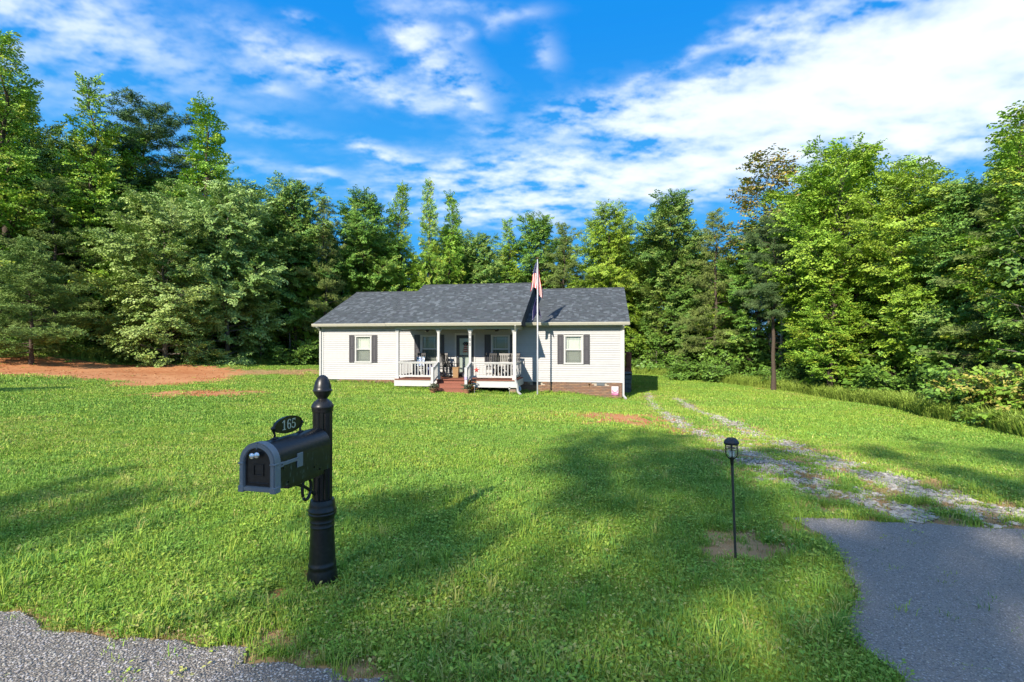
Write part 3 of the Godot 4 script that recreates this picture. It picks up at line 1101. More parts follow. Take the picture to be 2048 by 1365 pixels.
func make_window(h: Array, sw: float) -> void:
	var w := Node3D.new()
	w.name = "window"
	house.add_child(w, true)
	var a: float = h[0]
	var e: float = h[1]
	var y0: float = h[2]
	var y1: float = h[3]
	var f := MB.new()
	f.bevel(Vector3((a + e) * .5, y1 - .02, .0), Vector3(e - a + .08, .075, .07), .006)
	f.bevel(Vector3((a + e) * .5, y0 + .015, .005), Vector3(e - a + .08, .07, .09), .006)
	for u in [a + .005, e - .005]:
		f.bevel(Vector3(u, (y0 + y1) * .5, .0), Vector3(.07, y1 - y0 - .07, .07), .006)
	part("frame", f, M.white, w)
	var mid := (y0 + y1) * .5
	var s := MB.new()
	s.span(Vector3(a + .03, mid - .03, -.035), Vector3(e - .03, mid + .02, .012))
	for u in [a + .04, e - .07]:
		s.span(Vector3(u, y0 + .05, -.03), Vector3(u + .03, mid - .03, .0))
		s.span(Vector3(u, mid + .02, -.045), Vector3(u + .03, y1 - .06, -.02))
	part("sash", s, M.white, w)
	var g := MB.new()
	for q in [[mid + .02, y1 - .05], [y0 + .05, mid - .03]]:
		for u in [a + .155, e - .155]:
			g.span(Vector3(u - .006, q[0], -.06), Vector3(u + .006, q[1], -.052))
		var yy: float = q[1] - .11 if q[0] > mid else q[0] + .1
		g.span(Vector3(a + .07, yy - .006, -.0605), Vector3(e - .07, yy + .006, -.0525))
	part("grille", g, M.white, w)
	for q in [[mid + .01, y1 - .05, -.04], [y0 + .04, mid - .01, -.03]]:
		var p := MB.new()
		p.quad(Vector3(a + .05, q[1], q[2]), Vector3(e - .05, q[1], q[2]), Vector3(e - .05, q[0], q[2]), Vector3(a + .05, q[0], q[2]))
		part("pane", p, M.pane, w)
	# slats behind the glass: blinds, but on the porch a painted green reflection
	var bl := MB.new()
	var y := y0 + .06
	while y < y1 - .06:
		bl.box(Vector3((a + e) * .5, y, -.1), Vector3(e - a - .12, .028, .0025), Basis(Vector3.RIGHT, -.25))
		y += .026
	bl.span(Vector3(a + .05, y1 - .09, -.115), Vector3(e - .05, y1 - .05, -.085))
	part("blind", bl, M.blind if a < 4 or a > 10 else M.painted_reflection, w)
	var sc := MB.new()
	sc.quad(Vector3(a + .045, mid - .03, .016), Vector3(e - .045, mid - .03, .016), Vector3(e - .045, y0 + .05, .016), Vector3(a + .045, y0 + .05, .016))
	part("insect_screen", sc, M.screen, w)
	for side in [-1, 1]:
		var u0: float = (a - .045 - sw) if side < 0 else e + .045
		var b := MB.new()
		var cx := u0 + sw * .5
		var lo := y0 - .01
		var hi := y1 + .03
		b.span(Vector3(u0 + .02, lo + .02, .016), Vector3(u0 + sw - .02, hi - .02, .028))
		for u in [u0 + .025, u0 + sw - .025]:
			b.bevel(Vector3(u, (lo + hi) * .5, .03), Vector3(.05, hi - lo, .034), .005)
		for yy in [lo + .045, (lo + hi) * .5 + .05, hi - .035]:
			b.bevel(Vector3(cx, yy, .0298), Vector3(sw - .1, .075, .033), .005)
		var sh := part("shutter", b, M.shutter, house)
		var pn := MB.new()
		var cut := (lo + hi) * .5 + .05
		for q in [[lo + .1, cut - .055], [cut + .055, hi - .09]]:
			pn.bevel(Vector3(cx, (q[0] + q[1]) * .5, .034), Vector3(sw - .13, q[1] - q[0], .016), .007)
		part("raised_panel", pn, M.shutter, sh)

func make_door(h: Array) -> void:
	var a: float = h[0]
	var e: float = h[1]
	var f := MB.new()
	f.span(Vector3(a - .04, h[3] - .03, -.1), Vector3(e + .04, h[3] + .07, .035))
	for u in [a - .04, e - .03]:
		f.span(Vector3(u, h[2], -.1), Vector3(u + .07, h[3] - .03, .033))
	part("door_frame", f, M.white, house)
	var lo: float = h[2] + .02
	var hi: float = h[3] - .035
	var d := MB.new()
	d.span(Vector3(a + .03, lo, -.02), Vector3(a + .17, hi, .015))
	d.span(Vector3(e - .17, lo, -.02), Vector3(e - .03, hi, .015))
	d.span(Vector3(a + .17, hi - .14, -.02), Vector3(e - .17, hi, .015))
	d.span(Vector3(a + .17, lo, -.02), Vector3(e - .17, lo + .2, .015))
	d.span(Vector3(a + .17, lo + .88, -.018), Vector3(e - .17, lo + .93, .013))
	d.span(Vector3(a + .05, lo, -.09), Vector3(e - .05, hi, -.07))
	var door := part("storm_door", d, M.door, house)
	var g := MB.new()
	g.quad(Vector3(a + .17, hi - .14, 0), Vector3(e - .17, hi - .14, 0), Vector3(e - .17, lo + .2, 0), Vector3(a + .17, lo + .2, 0))
	part("glass", g, M.dark_pane, door)
	var i := MB.new()
	i.span(Vector3(a + .19, lo + .95, -.068), Vector3(e - .19, hi - .16, -.055))
	part("inner_light", i, M.blind, door)
	var hd := MB.new()
	hd.tube([Vector3(a + .1, lo + .9, .016), Vector3(a + .1, lo + .9, .06), Vector3(a + .1, lo + .78, .06), Vector3(a + .1, lo + .78, .016)], [.01, .01, .01, .01], 6)
	part("handle", hd, M.chrome, door)

func rail(called: String, a: Vector3, b: Vector3, drop: float, count: int, w := .036) -> Node:
	# a and b: the ends of the top rail; the bottom rail runs `drop` below
	var o := Node3D.new()
	o.name = called
	house.add_child(o, true)
	var t := MB.new()
	t.beam(a, b, .09, .04)
	t.beam(a - Vector3(0, .035, 0), b - Vector3(0, .035, 0), .04, .05)
	part("top_rail", t, M.white, o)
	var l := MB.new()
	l.beam(a - Vector3(0, drop, 0), b - Vector3(0, drop, 0), .045, .075)
	part("bottom_rail", l, M.white, o)
	var one := MB.new()
	one.bevel(Vector3.ZERO, Vector3(w, drop - .085, w), .003)
	var m := one.mesh()
	for k in count:
		var p := a.lerp(b, (k + .5) / count) - Vector3(0, .03 + drop * .5, 0)
		put("baluster", m, M.white, o, p)
	return o

func make_porch() -> void:
	var fl := .16
	# deck boards
	var deck := boxes("porch_deck", Vector3(4.45, -.1, .02), Vector3(9.46, fl - .03, 1.84), M.joist, house)
	var z := .03
	while z < 1.86:
		boxes("deck_board", Vector3(4.4, fl - .028, z), Vector3(9.5, fl, z + .132), M.deckwood, deck)
		z += .138
	boxes("deck_skirt", Vector3(4.38, -.13, 1.885), Vector3(6.22, fl - .032, 1.91), M.white, house)
	boxes("deck_skirt", Vector3(7.66, -.14, 1.885), Vector3(9.52, fl - .032, 1.91), M.white, house)
	for u in [4.38, 9.495]:
		boxes("deck_skirt", Vector3(u, -.13, .03), Vector3(u + .025, fl - .032, 1.88), M.white, house)
	# brick piers
	for q in [[4.42, 4.62], [7.72, 7.92], [9.2, 9.46], [6.0, 6.16]]:
		var core := boxes("brick_pier", Vector3(q[0] + .006, -1.3, 1.42), Vector3(q[1] - .006, -.13, 1.80), M.mortar, house)
		for row in 8:
			var half: float = (q[1] - q[0] - .01) * (.5 if row % 2 else .34)
			var b1 := MB.new()
			b1.span(Vector3(q[0], -.197 - row * .067, 1.415), Vector3(q[0] + half, -.14 - row * .067, 1.806))
			part("brick", b1, M.bricks[(row * 3 + int(q[0] * 7)) % 4], core)
			var b2 := MB.new()
			b2.span(Vector3(q[0] + half + .01, -.197 - row * .067, 1.415), Vector3(q[1], -.14 - row * .067, 1.806))
			part("brick", b2, M.bricks[(row + int(q[0] * 5)) % 4], core)
	# posts
	for u in [4.49, 6.26, 7.59, 9.4]:
		var b := MB.new()
		var s := .1 if u < 9 and u > 4.6 else .115
		b.bevel(Vector3(u, (fl + 2.2) * .5, 1.8), Vector3(s, 2.2 - fl, s), .008)
		b.bevel(Vector3(u, fl + .06, 1.8), Vector3(s + .035, .12, s + .035), .008)
		b.bevel(Vector3(u, 2.15, 1.8), Vector3(s + .05, .08, s + .05), .01)
		for sd in [-1, 1]:
			b.extrude(PackedVector2Array([Vector2(u + sd * s * .5, 2.2), Vector2(u + sd * (s * .5 + .09), 2.2), Vector2(u + sd * s * .5, 2.04)]), 1.78, 1.82)
		part("porch_post", b, M.white, house)
	boxes("porch_beam", Vector3(4.4, 2.2, 1.74), Vector3(9.5, 2.36, 1.86), M.cream, house)
	for u in [4.42, 9.38]:
		boxes("porch_beam", Vector3(u, 2.21, .03), Vector3(u + .1, 2.359, 1.74), M.cream, house)
	boxes("porch_ceiling", Vector3(4.5, 2.345, .03), Vector3(9.4, 2.358, 1.74), M.soffit, house)
	rail("railing", Vector3(4.55, .85, 1.8), Vector3(6.21, .85, 1.8), .57, 13)
	rail("railing", Vector3(7.64, .85, 1.8), Vector3(9.34, .85, 1.8), .57, 13)
	rail("railing", Vector3(4.49, .85, 1.74), Vector3(4.49, .85, .03), .57, 13)
	rail("railing", Vector3(9.4, .85, 1.74), Vector3(9.4, .85, .03), .57, 13)
	# house number on the third post, set one above the other
	for i in 3:
		var tm := TextMesh.new()
		tm.text = "165"[i]
		tm.font_size = 32
		tm.pixel_size = .0048
		tm.depth = .012
		var ft := SystemFont.new()
		ft.font_names = PackedStringArray(["Droid Serif"])
		ft.font_weight = 700
		tm.font = ft
		put("house_number", tm, M.silver, house, Vector3(7.59, 1.98 - i * .2, 1.858))
	# steps
	var st := Node3D.new()
	st.name = "steps"
	house.add_child(st, true)
	var gy := house_ground(6.9, -2.8)
	var rise := (fl - gy) / 3.0
	for k in 3:
		var top := fl - rise * (k + 1)
		boxes("riser", Vector3(6.3, top, 1.87 + k * .29), Vector3(7.57, top + rise - .04, 1.89 + k * .29), M.deckwood, st)
		if k < 2:
			boxes("tread", Vector3(6.27, top - .04, 1.875 + k * .29), Vector3(7.6, top, 2.19 + k * .29), M.deckwood, st)
	boxes("riser", Vector3(6.3, gy - .2, 1.872 + 2 * .29 - .001), Vector3(7.57, gy - .0, 1.888 + 2 * .29), M.deckwood, st)
	for u in [6.26, 7.57]:
		var b := MB.new()
		b.extrude(PackedVector2Array([Vector2(1.9, fl - .04), Vector2(1.9, gy - .2), Vector2(2.6, gy - .2), Vector2(2.6, gy + .1)]), -u, -(u + .04), Transform3D(Basis(Vector3(0, 0, 1), Vector3(0, 1, 0), Vector3(-1, 0, 0)), Vector3.ZERO))
		part("stringer", b, M.deckwood, st)
	for u in [6.24, 7.61]:
		boxes("newel_post", Vector3(u - .05, gy + .14, 2.48), Vector3(u + .05, gy + 1.0, 2.58), M.white, house)
		rail("stair_railing", Vector3(u, .86, 1.86), Vector3(u, gy + .96, 2.47), .56, 5, .034)
	# porch downspout
	var b := MB.new()
	var dg := house_ground(9.5, -1.9) + .02
	b.beam(Vector3(9.5, 2.34, 2.2), Vector3(9.46, 2.1, 1.92), .07, .05)
	b.span(Vector3(9.425, .2, 1.895), Vector3(9.495, 2.12, 1.945))
	b.beam(Vector3(9.46, .21, 1.93), Vector3(9.55, -.05, 1.98), .07, .05)
	b.beam(Vector3(9.55, -.04, 1.98), Vector3(9.58, dg + .1, 2.0), .07, .05)
	b.beam(Vector3(9.58, dg + .1, 2.0), Vector3(9.72, dg + .03, 2.2), .07, .05)
	part("downspout", b, M.white, house)

# ---------------------------------------------------------------- things on the porch
func porch_at(u: float, v: float) -> Vector3:
	return on_house(u, .16, v)

func make_porch_things() -> void:
	var turn := deg_to_rad(HOUSE_TURN)
	var seats := [[5.05, -.75, .25, "black rocking chair at the end of the porch by the first window"], [5.98, -.8, -.1, "black rocking chair behind the railing next to the porch steps"],
		[6.42, -.62, 1.25, "black rocking chair turned sideways beside the dark front door"], [8.25, -.75, .2, "black rocking chair under the porch window, nearer the front door"],
		[8.75, -.8, .0, "black rocking chair under the porch window, middle one of three"], [9.12, -.72, -.2, "black rocking chair at the porch corner by the downspout"]]
	var first := rocking_chair()
	for i in seats.size():
		var s: Array = seats[i]
		var at := porch_at(s[0], s[1])
		if i == 0:
			first.position = at
			first.rotation.y = turn + s[2]
			first.set_meta("label", s[3])
		else:
			again(first, at, turn + s[2], s[3])
	# throws and cushions
	throw_cloth(porch_at(5.05, -.6) + Vector3(0, .5, 0), turn + .25, [Color(.05, .16, .22), Color(.28, .33, .55), Color(.6, .62, .66)], "blue and white patterned throw over a rocking chair")
	throw_cloth(porch_at(5.5, -.62) + Vector3(0, .0, 0), turn, [Color(.33, .4, .62), Color(.05, .13, .2), Color(.18, .05, .12)], "blue and plum folded blanket standing between two rocking chairs", .52)
	throw_cloth(porch_at(8.5, -.62) + Vector3(0, .0, 0), turn, [Color(.65, .63, .6), Color(.03, .03, .03), Color(.5, .45, .42)], "black and white blanket between the rocking chairs under the window", .5)
	# ceiling fans
	var fan_spots := [[5.45, "dark ceiling fan over the rocking chairs with the blue throw"], [8.5, "dark ceiling fan over the three rocking chairs by the downspout"]]
	for s in fan_spots:
		var f := thing("ceiling_fan", s[1], "fan", on_house(s[0], 2.345, -.9), turn, "porch ceiling fans")
		var b := MB.new()
		b.lathe([[.0, -.24], [.06, -.235], [.075, -.2], [.11, -.18], [.11, -.11], [.03, -.09], [.03, -.03], [.07, -.02], [.07, 0], [0, 0]], 14)
		part("motor", b, M.black, f)
		var bl := MB.new()
		bl.extrude(PackedVector2Array([Vector2(.1, -.03), Vector2(.2, -.06), Vector2(.55, -.065), Vector2(.58, 0), Vector2(.55, .065), Vector2(.2, .06), Vector2(.1, .03)]), -.004, .004, Transform3D(Basis(Vector3.RIGHT, PI / 2 + .2), Vector3.ZERO))
		var bm := bl.mesh()
		for k in 5:
			var e := put("blade", bm, M.chair, f, Vector3(0, -.15, 0))
			e.rotation.y = TAU * k / 5 + s[0]
	# door hanger: bow over striped tails
	var w := thing("door_hanger", "door hanging with a black bow above red and white striped tails", "wreath", on_house(6.93, 1.45, -.02), turn)
	var bow := MB.new()
	for sd in [-1, 1]:
		bow.tube([Vector3(0, .16, .02), Vector3(sd * .07, .21, .03), Vector3(sd * .11, .16, .03), Vector3(sd * .07, .11, .03), Vector3(0, .16, .02)], [.012, .03, .034, .03, .012], 6)
		bow.tube([Vector3(0, .16, .02), Vector3(sd * .04, .24, .03), Vector3(sd * .015, .25, .03)], [.012, .026, .02], 6)
	bow.tube([Vector3(0, .13, .03), Vector3(0, .19, .03)], [.02, .02], 6)
	part("bow", bow, M.chair, w)
	var red := mat(Color(.34, .04, .03), .8)
	var pale := mat(Color(.6, .55, .48), .8)
	for k in 7:
		var t := MB.new()
		var y := .09 - k * .048
		var wd := .055 + k * .014
		t.tube([Vector3(-wd, y - .035, .02), Vector3(-wd * .4, y, .035), Vector3(wd * .4, y, .035), Vector3(wd, y - .035, .02)], [.012, .02, .02, .012], 6)
		part("tail", t, red if k % 2 == 0 else pale, w)
	# tan basket at the head of the steps
	var bk := thing("wicker_basket", "tall tan wicker basket on the porch boards by the front door", "basket", porch_at(6.74, -.95), turn + .15)
	var weave := textured(Color(.60, .38, .19), .85, noise_tex(.12, Color(.6, .6, .6), Color(1, 1, 1), 128, 2), 5, bump_tex(.15, 128, 2))
	var bb := MB.new()
	for k in 9:
		bb.bevel(Vector3(0, .03 + k * .048, 0), Vector3(.24 + .004 * k, .046, .2 + .003 * k), .012)
	part("body", bb, weave, bk)
	var rim := MB.new()
	rim.bevel(Vector3(0, .455, 0), Vector3(.29, .035, .25), .012)
	rim.tube([Vector3(.12, .46, 0), Vector3(.19, .5, 0), Vector3(.19, .44, 0), Vector3(.14, .4, 0)], [.012, .012, .012, .012], 6)
	part("rim", rim, weave, bk)
	# white pitcher beside the door
	var pt := thing("white_pitcher", "small white enamel pitcher standing beside the door sill", "pitcher", porch_at(6.98, -.55), turn)
	var pb := MB.new()
	pb.lathe([[0, 0], [.055, 0], [.075, .05], [.07, .12], [.045, .17], [.055, .21], [.05, .205], [0, .19]], 14)
	part("body", pb, M.white, pt)
	var ph := MB.new()
	ph.tube([Vector3(.06, .18, 0), Vector3(.11, .16, 0), Vector3(.11, .09, 0), Vector3(.07, .07, 0)], [.008, .008, .008, .008], 6)
	part("handle", ph, M.white, pt)
	# red star on the railing
	var sp := thing("star_ornament", "red star ornament hung on the porch railing beside the steps", "star", on_house(7.86, .55, -1.83), turn)
	var sb := MB.new()
	for k in 10:
		var a := PI / 2 + TAU * k / 10
		var e := PI / 2 + TAU * (k + 1) / 10
		var ra := .13 if k % 2 == 0 else .055
		var rb := .055 if k % 2 == 0 else .13
		sb.face([Vector3(0, 0, .035), Vector3(cos(a) * ra, sin(a) * ra, 0), Vector3(cos(e) * rb, sin(e) * rb, 0)], Vector3(0, 0, 1))
		sb.face([Vector3(0, 0, -.004), Vector3(cos(a) * ra, sin(a) * ra, 0), Vector3(cos(e) * rb, sin(e) * rb, 0)], Vector3(0, 0, -1))
	part("star", sb, mat(Color(.42, .06, .05), .6), sp)
	# lavender plaque on the newel post
	var lp := thing("small_plaque", "small lavender plaque fixed to the newel post of the steps", "plaque", on_house(7.61, .27, -2.6), turn)
	var lb := MB.new()
	lb.bevel(Vector3(0, 0, .0), Vector3(.1, .13, .012), .004)
	part("board", lb, mat(Color(.42, .36, .6), .7), lp)

func rocking_chair() -> Node3D:
	var o := thing("rocking_chair", "black rocking chair", "chair", Vector3.ZERO, 0, "rocking chairs on the porch")
	var seat := MB.new()
	for k in 6:
		seat.bevel(Vector3(0, .42 - k * .008, .2 - k * .075), Vector3(.5, .018, .066), .004)
	part("seat", seat, M.chair, o)
	for sd in [-1, 1]:
		var x: float = sd * .255
		var r := MB.new()
		var p := []
		var rr := []
		for k in 9:
			var t := -1 + k / 4.0
			p.append(Vector3(x, .022 + t * t * .09, t * .44 - .02))
			rr.append(.02)
		r.tube(p, rr, 6)
		part("rocker", r, M.chair, o)
		var f := MB.new()
		f.bevel(Vector3(x, .32, .22), Vector3(.04, .56, .04), .006)
		part("leg", f, M.chair, o)
		var bl := MB.new()
		bl.tube([Vector3(x, .04, -.2), Vector3(x, .42, -.21), Vector3(x * .96, .8, -.3), Vector3(x * .92, 1.1, -.4)], [.022, .024, .022, .018], 6)
		part("back_post", bl, M.chair, o)
		var a := MB.new()
		a.bevel(Vector3(x * 1.05, .62, .02), Vector3(.085, .024, .54), .006)
		part("arm", a, M.chair, o)
	for k in 5:
		var s := MB.new()
		var x := -.16 + k * .08
		s.beam(Vector3(x, .46, -.21), Vector3(x, 1.0, -.36), .045, .014)
		part("back_slat", s, M.chair, o)
	var top := MB.new()
	top.bevel(Vector3(0, 1.04, -.375), Vector3(.5, .1, .022), .006, Basis(Vector3.RIGHT, -.28))
	part("top_rail", top, M.chair, o)
	var low := MB.new()
	low.bevel(Vector3(0, .48, -.22), Vector3(.5, .05, .022), .005)
	low.bevel(Vector3(0, .2, .22), Vector3(.48, .03, .025), .005)
	part("stretcher", low, M.chair, o)
	return o

func throw_cloth(at: Vector3, turn: float, cols: Array, label: String, tall := .42) -> void:
	var b := MB.new()
	b.colored = true
	for i in 14:
		var x0 := -.19 + i * .027
		var x1 := x0 + .027
		for j in 8:
			var y0 := j * tall / 8
			var y1 := y0 + tall / 8
			b.col = cols[(i * 2 + j * 3 + (i * j) % 5) % 3]
			var z := func(x: float, y: float) -> float: return .035 * sin(x * 38 + y * 3) - y * .25 + .06
			b.quad(Vector3(x0, y1, z.call(x0, y1)), Vector3(x1, y1, z.call(x1, y1)), Vector3(x1, y0, z.call(x1, y0)), Vector3(x0, y0, z.call(x0, y0)))
			b.quad(Vector3(x1, y1, z.call(x1, y1) - .05), Vector3(x0, y1, z.call(x0, y1) - .05), Vector3(x0, y0, z.call(x0, y0) - .05), Vector3(x1, y0, z.call(x1, y0) - .05))
			if j == 7:
				b.quad(Vector3(x0, y1, z.call(x0, y1) - .05), Vector3(x1, y1, z.call(x1, y1) - .05), Vector3(x1, y1, z.call(x1, y1)), Vector3(x0, y1, z.call(x0, y1)))
	var m := painted(.95, .2)
	var o := put("blanket", b.mesh(), m, self, at)
	o.rotation.y = turn
	tag(o, label, "blanket")

# ---------------------------------------------------------------- flagpole
func make_flagpole() -> void:
	var p := seen_at(1075, 791)
	var at := ground(p)
	var top := EYE + (LEVEL - 519) / FOCAL * p.y - at.y
	var pole := thing("flagpole", "slim silver flagpole standing in the lawn before the house", "flagpole", at)
	var b := MB.new()
	b.lathe([[.036, -.1], [.036, top * .33], [.031, top * .335], [.031, top * .66], [.026, top * .665], [.024, top]], 12)
	part("shaft", b, M.alu, pole)
	var f := MB.new()
	f.lathe([[.012, top], [.02, top + .02], [.075, top + .05], [.085, top + .065], [.07, top + .08], [.0, top + .085]], 14)
	part("finial", f, M.gold, pole)
	var c := MB.new()
	c.tube([Vector3(.03, 1.25, .02), Vector3(.034, top - .1, .02)], [.004, .004], 5)
	c.tube([Vector3(.03, 1.32, 0), Vector3(.055, 1.3, .02), Vector3(.03, 1.24, .02)], [.008, .012, .008], 5)
	part("halyard", c, M.white, pole)
	hang_flag("national_flag", flag_print(), at + Vector3(0, top - .12, 0), .85, 1.45, .52, "limp red and white striped flag with a starred blue canton on the pole", 3)
	hang_flag("navy_flag", navy_print(), at + Vector3(0, top - 1.5, 0), .7, 1.1, .42, "limp dark navy flag with pale marks hanging below the striped flag", 8)

func flag_print() -> ImageTexture:
	var w := 380
	var h := 200
	var im := Image.create(w, h, false, Image.FORMAT_RGB8)
	var red := Color(.48, .03, .045).linear_to_srgb()
	var white := Color(.75, .72, .70).linear_to_srgb()
	var blue := Color(.03, .04, .13).linear_to_srgb()
	for k in 13:
		im.fill_rect(Rect2i(0, int(k * h / 13.0), w, int(h / 13.0) + 1), red if k % 2 == 0 else white)
	im.fill_rect(Rect2i(0, 0, 152, 108), blue)
	for r in 9:
		for c in (6 if r % 2 == 0 else 5):
			var x := int((c * 2 + (1 if r % 2 == 0 else 2)) * 152 / 12.0)
			var y := int((r + 1) * 108 / 10.0)
			for dy in range(-4, 5):
				for dx in range(-4, 5):
					var a := atan2(-dy, dx) - PI / 2
					var q := absf(fposmod(a, TAU / 5) - TAU / 10) / (TAU / 10)
					if Vector2(dx, dy).length() < lerpf(1.8, 5.0, q * q):
						im.set_pixel(x + dx, y + dy, white)
	return ImageTexture.create_from_image(im)

func navy_print() -> ImageTexture:
	var im := Image.create(200, 120, false, Image.FORMAT_RGB8)
	im.fill(Color(.022, .022, .075).linear_to_srgb())
	var w := Color(.5, .48, .6).linear_to_srgb()
	for k in 20:   # a light border of stitches
		im.fill_rect(Rect2i(k * 10, 3, 6, 3), w)
		im.fill_rect(Rect2i(k * 10, 114, 6, 3), w)
	for k in 12:
		im.fill_rect(Rect2i(194, k * 10, 3, 6), w)
	return ImageTexture.create_from_image(im)

func hang_flag(called: String, tex: Texture2D, at: Vector3, hoist: float, fly: float, width: float, label: String, sd: int) -> void:
	var b := MB.new()
	b.mapped = true
	var ns := 22
	var nt := 26
	# a windless flag: the hoist gathered at the pole, the fly hanging down behind it in folds
	var pts := []
	for i in ns + 1:
		var s := float(i) / ns            # across the folds
		var row := []
		for j in nt + 1:
			var t := float(j) / nt        # down the fly
			var open := width * (.2 + .8 * pow(t, .8))
			var x := (s - .6) * open + .02 * sin(t * 6 + sd)
			var y := -t * fly * (.86 + .14 * sin(s * 5 + sd)) - s * hoist * .08
			var z := -.07 + .05 * cos(s * 16 + sd + t * 1.5) * (.35 + .65 * t) + .02 * sin(t * 8 + s * 3)
			row.append(Vector3(x, y, z))
		pts.append(row)
	for i in ns:
		for j in nt:
			var a := Vector2(float(j) / nt, float(i) / ns)
			var e := Vector2(float(j + 1) / nt, float(i + 1) / ns)
			b.quad_uv([pts[i][j], pts[i][j + 1], pts[i + 1][j + 1], pts[i + 1][j]], [a, Vector2(e.x, a.y), e, Vector2(a.x, e.y)])
	var m := mat(Color(1, 1, 1), .85, .2)
	m.albedo_texture = tex
	m.backlight_enabled = true
	m.backlight = Color(.2, .2, .2)
	var o := put(called, b.mesh(), m, self, at)
	tag(o, label, "flag")

# ---------------------------------------------------------------- mailbox
func arch(hw: float, straight: float, low := 0.0, n := 20) -> PackedVector2Array:
	var p := PackedVector2Array([Vector2(-hw, low)])
	for k in n + 1:
		var a := PI - PI * k / n
		p.append(Vector2(cos(a) * hw, straight + sin(a) * hw))
	p.append(Vector2(hw, low))
	return p

func make_mailbox() -> void:
	var post := seen_at(645, 1166)
	var k := post.y / FOCAL
	var box := thing("mailbox", "black post-mounted mailbox with grey door surround and number plaque by the road", "mailbox", ground(post, -.02))
	var floor_y := box.position.y
	var h := func(py: float) -> float: return EYE - (py - LEVEL) * k - floor_y
	# pedestal
	var pr := []
	for q in [[29.5, 1168], [29.5, 1155], [28.5, 1145], [26.8, 1136], [26.2, 1133], [26.6, 1131], [27, 1128], [26.6, 1125], [25.6, 1123], [25, 1118], [22.6, 1060], [22.4, 1053], [23.4, 1052], [23.6, 1050], [22.8, 1048.5], [22.8, 1043], [23.8, 1042], [24, 1040], [23, 1038.5], [24.5, 1030], [26, 1028], [27, 1026], [27.2, 1024], [26.2, 1022.5], [26.4, 1021.5], [27.4, 1020], [27.2, 1017.5], [25.4, 1015], [24.8, 1008], [24.4, 1004], [22.4, 998], [0, 998]]:
		pr.append([q[0] * k, h.call(q[1])])
	var b := MB.new()
	b.lathe(pr, 32)
	part("pedestal", b, M.black, box)
	# fluted shaft
	var fl := PackedVector2Array()
	for i in 48:
		var a := TAU * i / 48
		var r := 18.8 * k - (.0065 if i % 4 == 0 else .0)
		fl.append(Vector2(cos(a), sin(a)) * r)
	var s := MB.new()
	s.extrude(fl, h.call(1000), h.call(818), Transform3D(Basis(Vector3(1, 0, 0), Vector3(0, 0, -1), Vector3(0, 1, 0)), Vector3.ZERO))
	part("shaft", s, M.black_satin, box)
	var fr := []
	for q in [[0, 824], [19.6, 824], [20.5, 822], [20.5, 817], [21.4, 815.5], [21.6, 812.5], [20.4, 810], [19.6, 808.5], [17.2, 804.5], [13.4, 801], [10.4, 799], [9.2, 797.5], [9.6, 796], [13, 792.5], [16.2, 787], [17.4, 783.5], [18.6, 782.3], [18.6, 780.6], [17.3, 779.5], [16.8, 775], [15.4, 768.5], [12.8, 761], [9.4, 755.2], [5.4, 751.6], [2, 750.4], [0, 750.2]]:
		fr.append([q[0] * k, h.call(q[1])])
	var f := MB.new()
	f.lathe(fr, 32)
	part("finial", f, M.black, box)
	# the box: front bottom middle seen at about (517, 975), its axis pointing to the road
	var turn := deg_to_rad(-13.3)
	var back := Vector3(sin(turn), 0, cos(turn)) * -1      # from front to post
	var lowest := .815 - floor_y
	var foot := Vector3(0, 0, 0)
	var body := Node3D.new()
	body.name = "letterbox"
	box.add_child(body)
	body.rotation.y = turn
	body.position = Vector3(-.005, lowest, 0) - back * .60
	var hw := .108
	var st := .15
	var length := .535
	var o := MB.new()
	o.extrude(arch(hw, st), -length, -.03)
	part("shell", o, M.streaked, body)
	var lid := MB.new()
	var outer := PackedVector2Array()
	for i in 25:
		var a := PI - PI * i / 24.0
		outer.append(Vector2(cos(a) * (hw + .003), st + sin(a) * (hw + .003)))
	for i in 25:
		var a := PI * i / 24.0
		outer.append(Vector2(cos(a) * (hw - .004), st + sin(a) * (hw - .004)))
	lid.extrude(outer, -length - .003, -.028)
	part("roof", lid, M.black, body)
	var fw := MB.new()
	fw.ring(arch(hw + .010, st, -.012), arch(hw - .022, st, .016), -.035, .012)
	fw.ring(arch(hw + .004, st, -.006), arch(hw - .018, st, .012), -.035, .017)
	for sd in [-1, 1]:
		fw.bevel(Vector3(sd * (hw - .003), .0, -.004), Vector3(.036, .036, .05), .003)
		fw.bevel(Vector3(sd * (hw - .004), st - .005, -.002), Vector3(.034, .012, .046), .003)
		for i in 22:
			fw.bevel(Vector3(sd * (hw - .016), .024 + i * .0052, .017), Vector3(.004, .003, .003), .0006)
			fw.bevel(Vector3(sd * (hw + .003), .024 + i * .0052, .015), Vector3(.004, .003, .003), .0006)
	fw.bevel(Vector3(0, st + hw - .008, .0), Vector3(.006, .04, .04), .001)
	part("door_surround", fw, M.silver, body)
	var d := MB.new()
	d.extrude(arch(hw - .02, st, .012), -.03, .0)
	d.ring(arch(hw - .026, st, .02), arch(hw - .031, st, .026), -.001, .004)
	d.ring(PackedVector2Array([Vector2(-.035, .075), Vector2(-.035, .142), Vector2(.035, .142), Vector2(.035, .075)]), PackedVector2Array([Vector2(-.028, .082), Vector2(-.028, .135), Vector2(.028, .135), Vector2(.028, .082)]), -.001, .005)
	d.bevel(Vector3(0, .034, .002), Vector3(.13, .006, .006), .002)
	var door := part("door", d, M.black, body)
	for x in [-.024, .008]:
		var kb := MB.new()
		kb.lathe([[0, .024], [.012, .022], [.018, .015], [.019, .008], [.015, .002], [.006, 0], [.005, -.01]], 18)
		var kn := part("knob", kb, M.chrome, door)
		kn.rotation.x = PI / 2
		kn.position = Vector3(x, .192 if x < 0 else .198, .012)
	# signal flag on the right-hand side
	var sg := MB.new()
